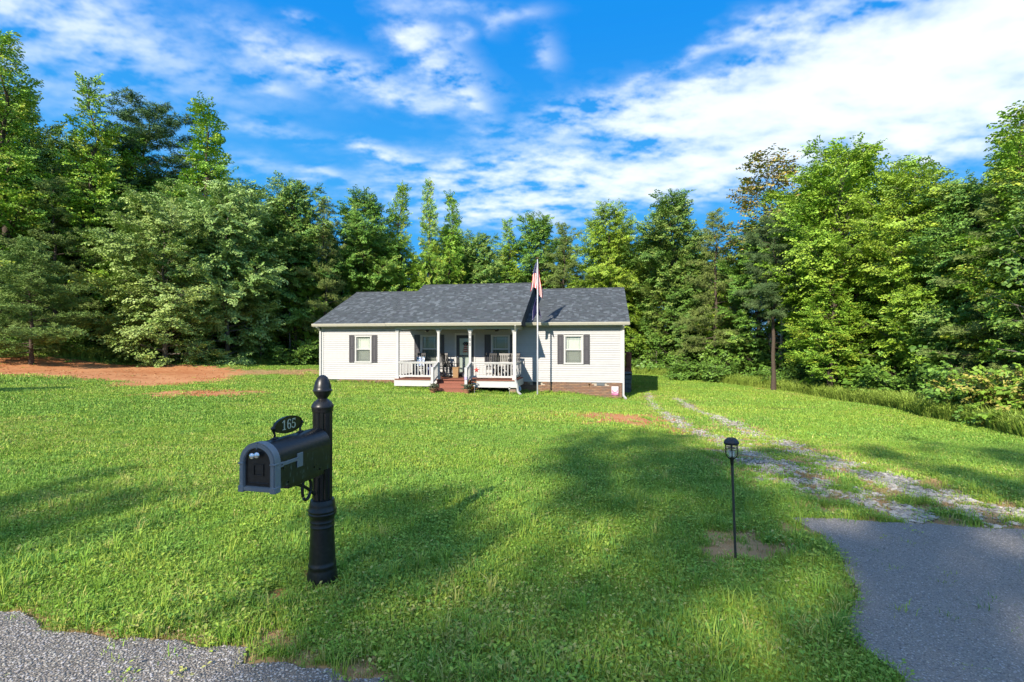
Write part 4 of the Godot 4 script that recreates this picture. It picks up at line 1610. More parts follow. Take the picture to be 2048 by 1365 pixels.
	var sx := hw + .004
	sg.bevel(Vector3(sx, .135, -.11), Vector3(.005, .022, .17), .002)
	sg.bevel(Vector3(sx, .125, -.215), Vector3(.005, .085, .055), .002)
	sg.bevel(Vector3(sx + .003, .135, -.045), Vector3(.008, .03, .035), .003)
	part("signal_flag", sg, M.silver, body)
	var rv := MB.new()
	for q in [[.135, -.045], [.11, -.06], [.018, -.11], [.018, -.42], [.045, -.36]]:
		rv.lathe([[0, .004], [.004, .003], [.006, 0]], 8, Vector3.ZERO)
		var base := rv.v.size() - 8 * 12
		for i in range(base, rv.v.size()):
			var p := rv.v[i]
			rv.v[i] = Vector3(hw + .001 + p.y + (.008 if q[0] > .1 else 0.0), q[0] + p.x, q[1] + p.z)
			var nn := rv.n[i]
			rv.n[i] = Vector3(nn.y, nn.x, nn.z)
	part("rivet", rv, M.silver, body)
	# board under the box, and the scroll bracket
	var bd := MB.new()
	bd.bevel(Vector3(0, -.022, -.34), Vector3(.15, .036, .36), .004)
	bd.bevel(Vector3(0, .0, -length - .02), Vector3(.06, .16, .04), .004)
	part("support_board", bd, M.black, body)
	var sc := MB.new()
	var arc := []
	var ar := []
	for i in 11:
		var t := i / 10.0
		arc.append(Vector3(0, -.045 - .13 * t * t - .01 * t, -.22 - .32 * t + .02 * t * t))
		ar.append(.011)
	sc.tube(arc, ar, 8)
	var loop := []
	var lr := []
	for i in 19:
		var a := -.6 + TAU * i / 18.0 * .96
		loop.append(Vector3(.004, -.115 + .075 * sin(a) * (1 + .1 * cos(a)), -.43 + .045 * cos(a)))
		lr.append(.010)
	sc.tube(loop, lr, 8)
	part("scroll_bracket", sc, M.black, body)
	# number plaque: an oval standing on two ball-footed brackets along the ridge
	var top := st + hw
	var ov := PackedVector2Array()
	for i in 36:
		var a := TAU * i / 36
		ov.append(Vector2(cos(a) * .128, sin(a) * .052))
	var side := Basis(Vector3(0, 0, -1), Vector3(0, 1, 0), Vector3(1, 0, 0))
	var tilt := Transform3D(side, Vector3(0, top + .072, -.25))
	var pq := MB.new()
	pq.extrude(ov, -.007, .007, tilt)
	var rimp := PackedVector2Array()
	for i in 36:
		rimp.append(ov[i] * Vector2(.955, .9))
	for i in 36:
		var j := (i + 1) % 36
		pq.face([tilt * Vector3(ov[i].x, ov[i].y, .0105), tilt * Vector3(ov[j].x, ov[j].y, .0105), tilt * Vector3(rimp[j].x, rimp[j].y, .0105), tilt * Vector3(rimp[i].x, rimp[i].y, .0105)], Vector3(1, 0, 0))
		pq.face([tilt * Vector3(ov[i].x, ov[i].y, .0105), tilt * Vector3(ov[j].x, ov[j].y, .0105), tilt * Vector3(ov[j].x, ov[j].y, .006), tilt * Vector3(ov[i].x, ov[i].y, .006)], side * Vector3(ov[i].x, ov[i].y, 0))
	for sd in [-1, 1]:
		var z: float = -.25 + sd * .118
		pq.tube([Vector3(0, top - .002, z), Vector3(0, top + .03, z), Vector3(0, top + .054, z + sd * .012)], [.009, .006, .009], 8)
		for e in [[top + .004, z, .013], [top + .066, z + sd * .014, .014], [top + .004, z + .02, .009], [top + .004, z - .02, .009]]:
			var ball := []
			for q in 7:
				var a := -PI / 2 + PI * q / 6
				ball.append([cos(a) * e[2], sin(a) * e[2]])
			pq.lathe(ball, 10, Vector3(0, e[0], e[1]))
	var plaque := part("number_plaque", pq, M.black_satin, body)
	var tm := TextMesh.new()
	tm.text = "165"
	tm.font_size = 32
	tm.pixel_size = .0025
	tm.depth = .003
	var ft := SystemFont.new()
	ft.font_names = PackedStringArray(["Droid Serif"])
	tm.font = ft
	var num := put("number", tm, M.number, plaque)
	num.transform = Transform3D(side * Basis(Vector3.UP, 0), Vector3(.0088, top + .072, -.25))

# ---------------------------------------------------------------- solar lamp on a stake
func make_lamp() -> void:
	var p := seen_at(1471, 1122)
	var k := p.y / FOCAL
	var o := thing("solar_path_light", "black solar path light with caged clear lens on a tall thin stake", "lamp", ground(p, -.01))
	o.rotation.z = .035
	var y0 := o.position.y
	var h := func(py: float) -> float: return EYE - (py - LEVEL) * k - y0
	var s := MB.new()
	s.lathe([[.009, -.08], [.0095, h.call(1000)], [.010, h.call(930)], [.0, h.call(930)]], 10)
	part("stake", s, M.steel_pole, o)
	var c := MB.new()
	c.lathe([[0, h.call(889.5)], [.045, h.call(889.5)], [.057, h.call(887)], [.058, h.call(884.5)], [.046, h.call(880)], [.034, h.call(877.5)], [.031, h.call(876.3)], [0, h.call(876.3)]], 8, Vector3.ZERO, true)
	part("cap", c, mat(Color(.022, .022, .028), .4), o)
	var pn := MB.new()
	pn.bevel(Vector3(0, h.call(876.2), 0), Vector3(.04, .003, .04), .001)
	part("solar_panel", pn, mat(Color(.01, .012, .03), .15), o)
	var g := MB.new()
	for i in 4:
		var a := TAU * i / 4 + .35
		var x := cos(a)
		var z := sin(a)
		g.tube([Vector3(x * .041, h.call(889), z * .041), Vector3(x * .041, h.call(908), z * .041), Vector3(x * .034, h.call(913), z * .034), Vector3(x * .016, h.call(918), z * .016)], [.004, .004, .004, .005], 6)
	for py in [892.5, 895.5, 898.5]:
		var ring := []
		var rr := []
		for i in 21:
			var a := TAU * i / 20
			ring.append(Vector3(cos(a) * .041, h.call(py), sin(a) * .041))
			rr.append(.0022)
		g.tube(ring, rr, 5, false)
	part("cage", g, M.black, o)
	var n := MB.new()
	n.lathe([[.010, h.call(931)], [.012, h.call(926)], [.014, h.call(922)], [.013, h.call(920)], [.02, h.call(917)], [.024, h.call(915)], [0, h.call(914.6)]], 14)
	part("socket", n, M.black, o)
	var l := MB.new()
	l.lathe([[.02, h.call(915)], [.03, h.call(911)], [.036, h.call(906)], [.036, h.call(889.6)]], 18)
	part("lens", l, M.glass, o)
	var d := MB.new()
	d.lathe([[.0, h.call(913)], [.018, h.call(912.5)], [.019, h.call(903)], [.0, h.call(902)]], 12)
	part("diffuser", d, M.frosted, o)

# ---------------------------------------------------------------- small things in the yard
func make_yard_things() -> void:
	var turn := deg_to_rad(HOUSE_TURN)
	for q in [[866, 786, "terracotta pot of grey-green herbs left by the newel post below the blue throw"], [933, 788, "terracotta pot of grey-green herbs by the newel post with the lavender plaque"]]:
		var p := seen_at(q[0], q[1])
		var o := thing("flower_pot", q[2], "flower pot", ground(p), 0, "pots at the foot of the steps")
		var b := MB.new()
		b.lathe([[0, -.02], [.1, -.02], [.135, .16], [.15, .165], [.15, .2], [.13, .2], [.12, .17], [0, .17]], 18)
		part("pot", b, M.terracotta, o)
		put("plant", bush_mesh(.2, .22, 46, [Color(.12, .15, .085), Color(.17, .19, .12), Color(.09, .13, .06)], .05, 5 + q[0]), M.leaf, o, Vector3(0, .16, 0))
	var fp := seen_at(941, 786)
	var fl := thing("flowering_plant", "bushy plant with orange and red leaves beside the porch steps", "plant", ground(fp))
	put("foliage", bush_mesh(.17, .5, 60, [Color(.36, .08, .03), Color(.42, .2, .04), Color(.12, .14, .03)], .06, 17), M.leaf, fl)
	var stem := MB.new()
	for i in 4:
		stem.tube([Vector3(0, -.02, 0), Vector3(.06 * cos(i * 1.7), .34, .06 * sin(i * 1.7))], [.008, .005], 5)
	part("stem", stem, M.bark, fl)
	for q in [[949, 788, .3, "small white globe garden light on a stake between steps and pier"], [1019, 791, .24, "small white globe garden light in front of the brick pier"], [798, 777, .2, "small dark-topped garden light at the porch corner by the left pier"]]:
		var p := seen_at(q[0], q[1])
		var o := thing("garden_light", q[3], "garden light", ground(p), 0, "small garden lights along the porch")
		var b := MB.new()
		b.lathe([[.008, -.05], [.008, q[2]], [0, q[2]]], 8)
		part("stake", b, M.alu, o)
		var g := MB.new()
		var ball := []
		for i in 9:
			var a := -PI / 2 + PI * i / 8
			ball.append([cos(a) * .045, q[2] + .03 + sin(a) * .045])
		g.lathe(ball, 12)
		part("globe", g, M.white, o)
		var c := MB.new()
		c.lathe([[.05, q[2] + .06], [.03, q[2] + .085], [0, q[2] + .09]], 10)
		part("cap", c, M.black, o)
	# round yard sign
	var rp := seen_at(1037, 789)
	var rs := thing("yard_sign", "pale blue and white octagonal security sign on a stake by the downspout", "sign", ground(rp), turn)
	var st := MB.new()
	st.span(Vector3(-.012, -.08, -.012), Vector3(.012, .3, -.006))
	part("stake", st, M.alu, rs)
	var oc := PackedVector2Array()
	var ic := PackedVector2Array()
	for i in 8:
		var a := TAU * (i + .5) / 8
		oc.append(Vector2(cos(a) * .125, .24 + sin(a) * .125))
		ic.append(Vector2(cos(a) * .098, .24 + sin(a) * .098))
	var sb := MB.new()
	sb.extrude(oc, -.006, .002)
	part("board", sb, mat(Color(.62, .64, .68), .5), rs)
	var si := MB.new()
	si.extrude(ic, .002, .0045)
	part("blue_field", si, mat(Color(.30, .40, .62), .5), rs)
	var sm := MB.new()
	sm.span(Vector3(-.022, .18, .0045), Vector3(.012, .3, .0075))
	part("mark", sm, mat(Color(.1, .2, .5), .5), rs)
	# garden flag on a wire stand at the house corner
	var gp := seen_at(1230, 799)
	var gf := thing("garden_flag", "small pink and white garden flag on a wire stand at the brick corner", "garden flag", ground(gp), turn)
	var wr := MB.new()
	wr.tube([Vector3(.17, -.05, 0), Vector3(.17, .58, 0), Vector3(.15, .6, 0), Vector3(-.16, .585, 0)], [.006, .006, .006, .006], 6)
	part("stand", wr, M.black, gf)
	var im := Image.create(64, 80, false, Image.FORMAT_RGB8)
	var f := FastNoiseLite.new()
	f.frequency = .09
	for y in 80:
		for x in 64:
			var c := Color(.66, .58, .60)
			var rr := Vector2(x - 32, y - 30).length()
			if y > 34 and rr > 20 and rr < 30 or y > 62:
				c = Color(.45, .16, .30)
			elif y > 40 and rr > 30:
				c = Color(.6, .42, .5)
			elif y < 30 and y > 10 and f.get_noise_2d(x * 1.6, y) > .18:
				c = Color(.22, .2, .35)
			im.set_pixel(x, y, c.linear_to_srgb())
	var m := mat(Color(1, 1, 1), .85, .2)
	m.albedo_texture = ImageTexture.create_from_image(im)
	var cl := MB.new()
	cl.mapped = true
	for i in 6:
		for j in 6:
			var p := []
			var uv := []
			for e in [[0, 0], [1, 0], [1, 1], [0, 1]]:
				var a: float = (i + e[0]) / 6.0
				var t: float = (j + e[1]) / 6.0
				p.append(Vector3(-.15 + a * .3, .57 - t * .37 - .03 * sin(a * PI) * t, .004 + .02 * sin(a * 7 + t * 2) * t))
				uv.append(Vector2(a, t))
			cl.quad_uv(p, uv)
	part("cloth", cl, m, gf)
	# wheeled bin beside the back deck
	var bin := thing("wheeled_bin", "grey wheeled rubbish bin standing below the back deck", "bin", Vector3.ZERO, turn)
	bin.position = on_house(14.0, 0, 2.6)
	bin.position.y = lie(bin.position.x, -bin.position.z)
	var grey := textured(Color(.10, .13, .145), .5, noise_tex(.03, Color(.8, .8, .8), Color(1, 1, 1), 128), 2)
	var bb := MB.new()
	for i in 4:
		var y := i * .22
		bb.bevel(Vector3(0, .13 + y, 0), Vector3(.44 + i * .035, .225, .5 + i * .035), .02)
	part("tub", bb, grey, bin)
	var ld := MB.new()
	ld.bevel(Vector3(0, .96, .02), Vector3(.6, .05, .68), .02)
	ld.bevel(Vector3(0, 1.0, .0), Vector3(.5, .05, .54), .02)
	part("lid", ld, grey, bin)
	for sd in [-1, 1]:
		var wh := MB.new()
		wh.lathe([[0, -.03], [.09, -.03], [.1, -.02], [.1, .02], [.09, .03], [0, .03]], 16)
		var wn := part("wheel", wh, M.black, bin)
		wn.rotation.z = PI / 2
		wn.position = Vector3(sd * .25, .1, -.22)
	# back deck
	var dk := thing("back_deck", "dark brown timber deck with railing behind the corner of the house", "deck", on_house(0, 0, 0), turn)
	dk.scale = Vector3.ONE * HOUSE_SIZE
	var fy := .2
	for z in 22:
		boxes("deck_board", Vector3(13.76, fy - .03, -7.7 + z * .14), Vector3(14.42, fy, -7.568 + z * .14), M.deckwood, dk)
	boxes("rim_board", Vector3(13.76, fy - .26, -4.64), Vector3(14.4, fy - .03, -4.6), M.deckwood, dk)
	boxes("rim_board", Vector3(14.38, fy - .26, -7.7), Vector3(14.42, fy - .03, -4.645), M.deckwood, dk)
	for q in [[14.34, -4.68], [14.34, -7.6], [13.85, -4.68]]:
		boxes("post", Vector3(q[0] - .055, -1.3, q[1] - .055), Vector3(q[0] + .055, fy + .95 if q[0] > 14 else fy - .262, q[1] + .055), M.deckwood, dk)
	for q in [[Vector3(13.76, fy + .93, -4.68), Vector3(14.28, fy + .93, -4.68)], [Vector3(14.34, fy + .93, -4.74), Vector3(14.34, fy + .93, -7.54)]]:
		var rb := MB.new()
		rb.beam(q[0], q[1], .09, .04)
		rb.beam(q[0] - Vector3(0, .82, 0), q[1] - Vector3(0, .82, 0), .05, .08)
		part("rail", rb, M.deckwood, dk)
		var cnt := int((q[1] - q[0]).length() / .125)
		for i in cnt:
			var at: Vector3 = q[0].lerp(q[1], (i + .5) / cnt) - Vector3(0, .4, 0)
			boxes("baluster", at - Vector3(.018, .38, .018), at + Vector3(.018, .38, .018), M.deckwood, dk)
	boxes("skirting", Vector3(13.78, -1.2, -7.6), Vector3(14.3, fy - .27, -7.55), M.deckwood, dk)

# ---------------------------------------------------------------- foliage
# a sprig: `count` leaves of four corners each, set left and right of a twig that runs along +z, their faces up
func leaf_sprig(r: RandomNumberGenerator, count: int, size: float, spread: float) -> PackedVector3Array:
	var v := PackedVector3Array()
	for i in count:
		var t := (i + r.randf()) / count
		var sd := -1.0 if i % 2 else 1.0
		var at := Vector3(sd * r.randf() * .34 * (1.1 - t), r.randf_range(-.09, .07), t * .9 - .1) * spread
		var dir := Vector3(sd * r.randf_range(.2, 1.0), r.randf_range(-.55, .1), r.randf_range(.1, .9)).normalized()
		var up := Vector3(r.randfn(0, .38), 1, r.randfn(0, .38)).normalized()
		var side := dir.cross(up).normalized()
		up = side.cross(dir)
		var l := size * r.randf_range(.7, 1.2)
		var w := l * r.randf_range(.36, .5)
		v.append(at)
		v.append(at + dir * l * .45 + side * w + up * l * .07)
		v.append(at + dir * l - up * l * .1)
		v.append(at + dir * l * .45 - side * w + up * l * .07)
	return v

# a tuft of needles: four corners each as well
func needle_sprig(r: RandomNumberGenerator, count: int, length: float, width: float, flat: float) -> PackedVector3Array:
	var v := PackedVector3Array()
	for i in count:
		var d := Vector3(r.randfn(0, 1), r.randfn(0, flat) + .15, r.randfn(0, 1) + .5).normalized()
		var at := Vector3(r.randf_range(-.1, .1), r.randf_range(-.05, .05), r.randf_range(-.5, .9) * length)
		var s := d.cross(Vector3(r.randf_range(-1, 1), r.randf_range(-1, 1), r.randf_range(-1, 1))).normalized() * width
		var l := length * r.randf_range(.6, 1.1)
		v.append(at)
		v.append(at + d * l * .5 + s)
		v.append(at + d * l)
		v.append(at + d * l * .5 - s)
	return v

func leaf_colors(r: RandomNumberGenerator, count: int, pal: Array) -> PackedColorArray:
	var c := PackedColorArray()
	var base: Color = pal[r.randi() % pal.size()]
	for i in count:
		var k: Color = base if r.randf() < .8 else pal[r.randi() % pal.size()]
		k = k * r.randf_range(.82, 1.18)
		for j in 4:
			c.append(k)
	return c

var quads := PackedInt32Array()
func leaf_mesh(v: PackedVector3Array, c: PackedColorArray) -> ArrayMesh:
	var need := v.size() / 4 * 6
	while quads.size() < need:
		var o := quads.size() / 6 * 4
		for k in 2000:
			quads.append_array(PackedInt32Array([o, o + 1, o + 2, o, o + 2, o + 3]))
			o += 4
	var a := []
	a.resize(Mesh.ARRAY_MAX)
	a[Mesh.ARRAY_VERTEX] = v
	a[Mesh.ARRAY_COLOR] = c
	a[Mesh.ARRAY_INDEX] = quads.slice(0, need)
	var m := ArrayMesh.new()
	m.add_surface_from_arrays(Mesh.PRIMITIVE_TRIANGLES, a)
	return m

func bush_mesh(radius: float, tall: float, count: int, pal: Array, size: float, sd: int) -> ArrayMesh:
	var r := RandomNumberGenerator.new()
	r.seed = sd
	var sp := leaf_sprig(r, 10, size, size * 2.2)
	var v := PackedVector3Array()
	var c := PackedColorArray()
	for i in count:
		var d := Vector3(r.randfn(0, .5), 0, r.randfn(0, .5)).limit_length(1) * radius
		d.y = r.randf() * tall
		v.append_array(Transform3D(Basis(Vector3.UP, r.randf() * TAU), d) * sp)
		c.append_array(leaf_colors(r, 10, pal))
	return leaf_mesh(v, c)

# what a kind of tree is like; h metres tall as modelled
var spec := {
	"gum": {"h": 15.0, "base": .1, "r": 2.7, "limbs": 66, "shape": "spire", "rise": [.5, 1.3], "leaf": .108, "n": 26, "spread": .62, "per": 9, "clumps": 4.2, "pal": [Color(0.202, 0.393, 0.046), Color(0.255, 0.451, 0.053), Color(0.159, 0.333, 0.042), Color(0.362, 0.475, 0.063)], "bark": "bark", "sparse": 1.0},
	"oak": {"h": 13.0, "base": .16, "r": 3.1, "limbs": 58, "shape": "dome", "rise": [.35, 1.15], "leaf": .108, "n": 26, "spread": .62, "per": 9, "clumps": 4.6, "pal": [Color(0.132, 0.280, 0.046), Color(0.159, 0.321, 0.051), Color(0.106, 0.237, 0.042), Color(0.213, 0.333, 0.063)], "bark": "bark", "sparse": 1.0},
	"lime": {"h": 13.0, "base": .17, "r": 3.3, "limbs": 62, "shape": "dome", "rise": [.35, 1.1], "leaf": .108, "n": 26, "spread": .66, "per": 9, "clumps": 4.6, "pal": [Color(0.251, 0.433, 0.037), Color(0.209, 0.378, 0.037), Color(0.303, 0.455, 0.046), Color(0.178, 0.325, 0.033)], "bark": "pale_bark", "sparse": 1.0},
	"pale": {"h": 9.5, "base": .03, "r": 3.1, "limbs": 64, "shape": "dome", "rise": [.1, 1.0], "leaf": .108, "n": 26, "spread": .6, "per": 9, "clumps": 4.6, "pal": [Color(0.234, 0.393, 0.114), Color(0.277, 0.439, 0.146), Color(0.181, 0.333, 0.084), Color(0.319, 0.475, 0.146)], "bark": "pale_bark", "sparse": 1.0},
	"thin": {"h": 15.0, "base": .38, "r": 2.5, "limbs": 46, "shape": "dome", "rise": [.45, 1.1], "leaf": .16, "n": 11, "spread": .6, "per": 5, "clumps": 3.6, "pal": [Color(0.190, 0.237, 0.057), Color(0.152, 0.228, 0.048), Color(0.304, 0.247, 0.067)], "bark": "pale_bark", "sparse": .7},
	"pine": {"h": 16.0, "base": .42, "r": 2.7, "limbs": 46, "shape": "dome", "rise": [.0, .7], "needle": [34, .26, .016, .6], "per": 9, "clumps": 4.6, "pal": [Color(0.076, 0.142, 0.057), Color(0.095, 0.171, 0.065), Color(0.123, 0.190, 0.076)], "bark": "bark", "sparse": .8},
	"scrub": {"h": 12.0, "base": .18, "r": 2.5, "limbs": 60, "shape": "ragged", "rise": [-.1, .6], "needle": [34, .2, .015, .5], "per": 8, "clumps": 4.4, "pal": [Color(0.162, 0.237, 0.067), Color(0.190, 0.266, 0.076), Color(0.133, 0.199, 0.061)], "bark": "bark", "sparse": .9},
	"cedar": {"h": 6.0, "base": .1, "r": 2.0, "limbs": 60, "shape": "spire", "rise": [.0, .9], "needle": [34, .15, .014, .35], "per": 13, "clumps": 4.5, "pal": [Color(0.171, 0.275, 0.067), Color(0.209, 0.314, 0.076), Color(0.142, 0.237, 0.057)], "bark": "bark", "sparse": 1.0},
	"sapling": {"h": 7.0, "base": .3, "r": 1.2, "limbs": 26, "shape": "dome", "rise": [.3, 1.1], "leaf": .14, "n": 12, "spread": .5, "per": 6, "clumps": 3.0, "pal": [Color(0.152, 0.275, 0.046), Color(0.190, 0.314, 0.049), Color(0.114, 0.218, 0.038)], "bark": "pale_bark", "sparse": .8},
	"shrub": {"h": 2.2, "base": .0, "r": 1.3, "limbs": 34, "shape": "dome", "rise": [.1, 1.1], "leaf": .12, "n": 14, "spread": .4, "per": 6, "clumps": 3.4, "pal": [Color(0.123, 0.237, 0.034), Color(0.162, 0.285, 0.042), Color(0.095, 0.190, 0.030)], "bark": "bark", "sparse": 1.0},
	"sumac": {"h": 2.6, "base": .05, "r": 1.5, "limbs": 40, "shape": "dome", "rise": [.2, 1.1], "leaf": .13, "n": 18, "spread": .5, "per": 6, "clumps": 3.4, "pal": [Color(.17, .29, .04), Color(.2, .32, .045), Color(.15, .26, .035), Color(.18, .3, .04), Color(.4, .36, .1)], "bark": "bark", "sparse": 1.0},
	"tallpine": {"h": 18.0, "base": .72, "r": 3.0, "limbs": 26, "shape": "dome", "rise": [.0, .8], "needle": [30, .3, .02, .6], "per": 6, "clumps": 4.6, "pal": [Color(.10, .17, .06), Color(.12, .2, .07)], "bark": "bark", "sparse": .66},
}
var grown := {}

func crown_shape(shape: String, t: float) -> float:
	if shape == "spire":
		return pow(1 - t, .68) * minf(1.0, .55 + t * 3) + .05
	if shape == "ragged":
		return pow(1 - t, .55) * .95 + .08
	return pow(maxf(sin(PI * clampf(t * .8 + .16, 0, 1)), 0), .75) + .05

func grow(kind: String, sd: int) -> Array:
	var key := "%s%d" % [kind, sd]
	if grown.has(key):
		return grown[key]
	var s: Dictionary = spec[kind]
	var r := RandomNumberGenerator.new()
	r.seed = hash(key)
	var h: float = s.h
	var leafy: bool = s.has("leaf")
	var sprigs := []
	var tones := []
	var per_sprig: int = s.n if leafy else s.needle[0]
	for i in 4:
		sprigs.append(leaf_sprig(r, s.n, s.leaf, s.spread) if leafy else needle_sprig(r, s.needle[0], s.needle[1], s.needle[2], s.needle[3]))
	var hue := Color(r.randf_range(1.0, 1.2), r.randf_range(.98, 1.1), r.randf_range(.8, 1.1))
	var own := []
	for q in s.pal:
		own.append(q * hue)
	for i in 10:
		tones.append(leaf_colors(r, per_sprig, own))
	var v := PackedVector3Array()
	var c := PackedColorArray()
	var wood := MB.new()
	# trunk
	var low := kind == "shrub" or kind == "sumac"
	var path := []
	var rad := []
	var lean := Vector3(r.randf_range(-.3, .3), 0, r.randf_range(-.3, .3))
	for i in 11:
		var t := i / 10.0
		path.append(Vector3(r.randfn(0, .012) * h * t, t * h * (.45 if low else .97), r.randfn(0, .012) * h * t) + lean * t * t * h * .06)
		rad.append((.0125 * h + .01) * (1.0 - .92 * t) * (1.35 if i == 0 else 1.0))
	path[0].y = -.3
	wood.tube(path, rad, 8)
	var limbs: int = s.limbs
	for i in limbs:
		var f := float(i) / limbs
		var t: float = s.base + (1 - s.base) * f
		var spot := t * 10.0 * (.4 if low else 1.0)
		var i0 := mini(int(spot), 9)
		var from: Vector3 = path[i0].lerp(path[i0 + 1], spot - i0)
		from.y = maxf(from.y, .05)
		var az := i * 2.39996 + r.randf_range(-.5, .5)
		var reach: float = s.r * crown_shape(s.shape, f) * r.randf_range(.62, 1.22)
		if s.shape == "ragged":
			reach *= r.randf_range(.6, 1.15)
		var rise: float = lerpf(s.rise[0], s.rise[1], f) + r.randf_range(-.2, .25)
		var dir := Vector3(cos(az) * cos(rise), sin(rise), sin(az) * cos(rise))
		if low:
			from = Vector3(r.randf_range(-.3, .3), 0, r.randf_range(-.3, .3)) * s.r
			dir = Vector3(cos(az), r.randf_range(.25, 1.8), sin(az)).normalized()
			reach = s.h * r.randf_range(.5, .98) * (.7 + .3 * dir.y)
		var mid := from + dir * reach * .5 + Vector3(0, r.randf_range(-.04, .06) * reach, 0)
		var tip := from + dir * reach + Vector3(0, r.randf_range(-.1, .12) * reach, 0)
		var lr := maxf(.012, rad[i0] * .38)
		wood.tube([from, mid, tip], [lr, lr * .6, .006], 5, false)
		# twigs to both sides of the limb, each carrying a drooping spray of sprigs
		var flat := Vector3(dir.x, 0, dir.z).normalized()
		var steps := int(ceil(reach * s.clumps * .62)) + 1
		var tone: int = r.randi() % 10
		for g in steps:
			if r.randf() > s.sparse:
				continue
			var q := lerpf(.22, 1.0, (g + r.randf()) / steps)
			var base := from.lerp(mid, q * 2) if q < .5 else mid.lerp(tip, q * 2 - 1)
			for flank in [-1, 1, 0]:
				if flank == 0 and g < steps - 1:
					continue
				var td := flat.rotated(Vector3.UP, flank * r.randf_range(.5, 1.2))
				td = (td + Vector3(0, dir.y * .5 + (r.randf_range(-.75, .7) if leafy else r.randf_range(-.25, .2)), 0)).normalized()
				var l := clampf(reach * lerpf(.5, .2, q), .2, 1.1) * r.randf_range(.7, 1.25)
				if l > .45:
					wood.tube([base, base + td * l], [.008, .003], 3, false)
				var m := maxi(1, int(round(l * s.per * .5)))
				for k in m:
					var at := base + td * l * (k + .6) / m + Vector3(r.randf_range(-.1, .1), r.randf_range(-.14, .12), r.randf_range(-.1, .1))
					var out := Vector3(at.x, 0, at.z).normalized()
					var z := (td + out * r.randf_range(.0, .6) + Vector3(r.randf_range(-.3, .3), -.25, r.randf_range(-.3, .3))).normalized()
					var y := (Vector3.UP + out * r.randf_range(.2, 1.5) + Vector3(r.randf_range(-.6, .6), r.randf_range(-.3, .3), r.randf_range(-.6, .6)))
					y = (y - z * y.dot(z)).normalized()
					var bs := Basis(y.cross(z), y, z).scaled_local(Vector3.ONE * r.randf_range(.75, 1.15))
					v.append_array(Transform3D(bs, at) * sprigs[r.randi() % 4])
					c.append_array(tones[tone if r.randf() < .6 else r.randi() % 10])
	# the leader
	for k in int(s.per * 1.6):
		var at: Vector3 = path[10] + Vector3(r.randf_range(-.22, .22), r.randf_range(-1.2, .2) * h * .05, r.randf_range(-.22, .22))
		v.append_array(Transform3D(Basis(Vector3.UP, r.randf() * TAU).scaled(Vector3.ONE * r.randf_range(.6, 1)), at) * sprigs[r.randi() % 4])
		c.append_array(tones[r.randi() % 10])
	# dead lower branches
	if kind in ["pine", "scrub", "thin", "sapling", "gum"]:
		for i in 9:
			var y: float = h * lerpf(.1, s.base + .2, r.randf())
			var az := r.randf() * TAU
			var l := r.randf_range(.5, 1.6)
			var a := Vector3(0, y, 0)
			wood.tube([a, a + Vector3(cos(az) * l, r.randf_range(-.2, .3), sin(az) * l)], [.02, .004], 4, false)
	grown[key] = [wood.mesh(), leaf_mesh(v, c), h]
	return grown[key]

func plant(kind: String, variant: int, x: float, d: float, tall: float, wide: float, label: String, category: String, group := "") -> Node3D:
	var g := grow(kind, variant)
	var called: String = {"gum": "sweetgum_tree", "oak": "broadleaf_tree", "lime": "maple_tree", "pale": "pale_leaved_tree", "thin": "slender_tree", "pine": "pine_tree", "scrub": "scrub_pine_tree", "cedar": "cedar_tree", "sapling": "sapling_tree", "shrub": "shrub", "sumac": "sumac_shrub", "tallpine": "tall_pine_tree"}[kind]
	var o := thing(called, label, category, Vector3(x, lie(x, d) - .02, -d), rng.randf() * TAU, group)
	var s: float = tall / g[2] / (1.0 if kind in ["gum", "pine", "cedar", "tallpine"] else 1.05)
	o.scale = Vector3(s * wide, s, s * wide)
	put("trunk" if category == "tree" else "stems", g[0], M[spec[kind].bark], o)
	put("crown" if category == "tree" else "foliage", g[1], M.leaf if spec[kind].has("leaf") else M.needle, o)
	return o

func zone(px: float) -> String:
	for z in [[230, "behind the low cedar"], [520, "behind the red earth"], [700, "beside the house gable"], [1060, "behind the porch roof"], [1260, "behind the right roof slope"], [1480, "beyond the back deck"], [1720, "behind the lawn pine"], [1900, "facing the gravel tracks"]]:
		if px < z[0]:
			return z[1]
	return "behind the sumac"

func top_at(py: float, d: float, x: float) -> float:
	return EYE + (LEVEL - py) / FOCAL * d - lie(x, d)

func along(table: Array, px: float) -> float:
	for i in table.size() - 1:
		if px <= table[i + 1][0]:
			return lerpf(table[i][1], table[i + 1][1], clampf((px - table[i][0]) / (table[i + 1][0] - table[i][0]), 0, 1))
	return table[-1][1]

var treeline := [[-200, 25.0], [0, 26.0], [250, 28.5], [500, 32.0], [640, 34.0], [850, 38.0], [1000, 41.0], [1150, 41.0], [1300, 38.0], [1450, 31.0], [1545, 27.5], [1660, 23.0], [1850, 17.0], [2040, 13.5], [2250, 11.0]]
var skyline := [[-200, 60.0], [0, 80.0], [60, 150.0], [120, 220.0], [175, 160.0], [225, 230.0], [280, 195.0], [340, 270.0], [415, 200.0], [470, 290.0], [540, 370.0], [590, 350.0], [660, 380.0], [720, 385.0], [795, 365.0], [840, 430.0], [860, 360.0], [890, 380.0], [940, 470.0], [1015, 440.0], [1080, 430.0], [1130, 420.0], [1170, 450.0], [1220, 410.0], [1280, 440.0], [1340, 385.0], [1400, 410.0], [1450, 420.0], [1500, 350.0], [1545, 290.0], [1600, 290.0], [1670, 275.0], [1740, 330.0], [1830, 315.0], [1900, 345.0], [1970, 350.0], [2010, 320.0], [2050, 215.0], [2250, 150.0]]

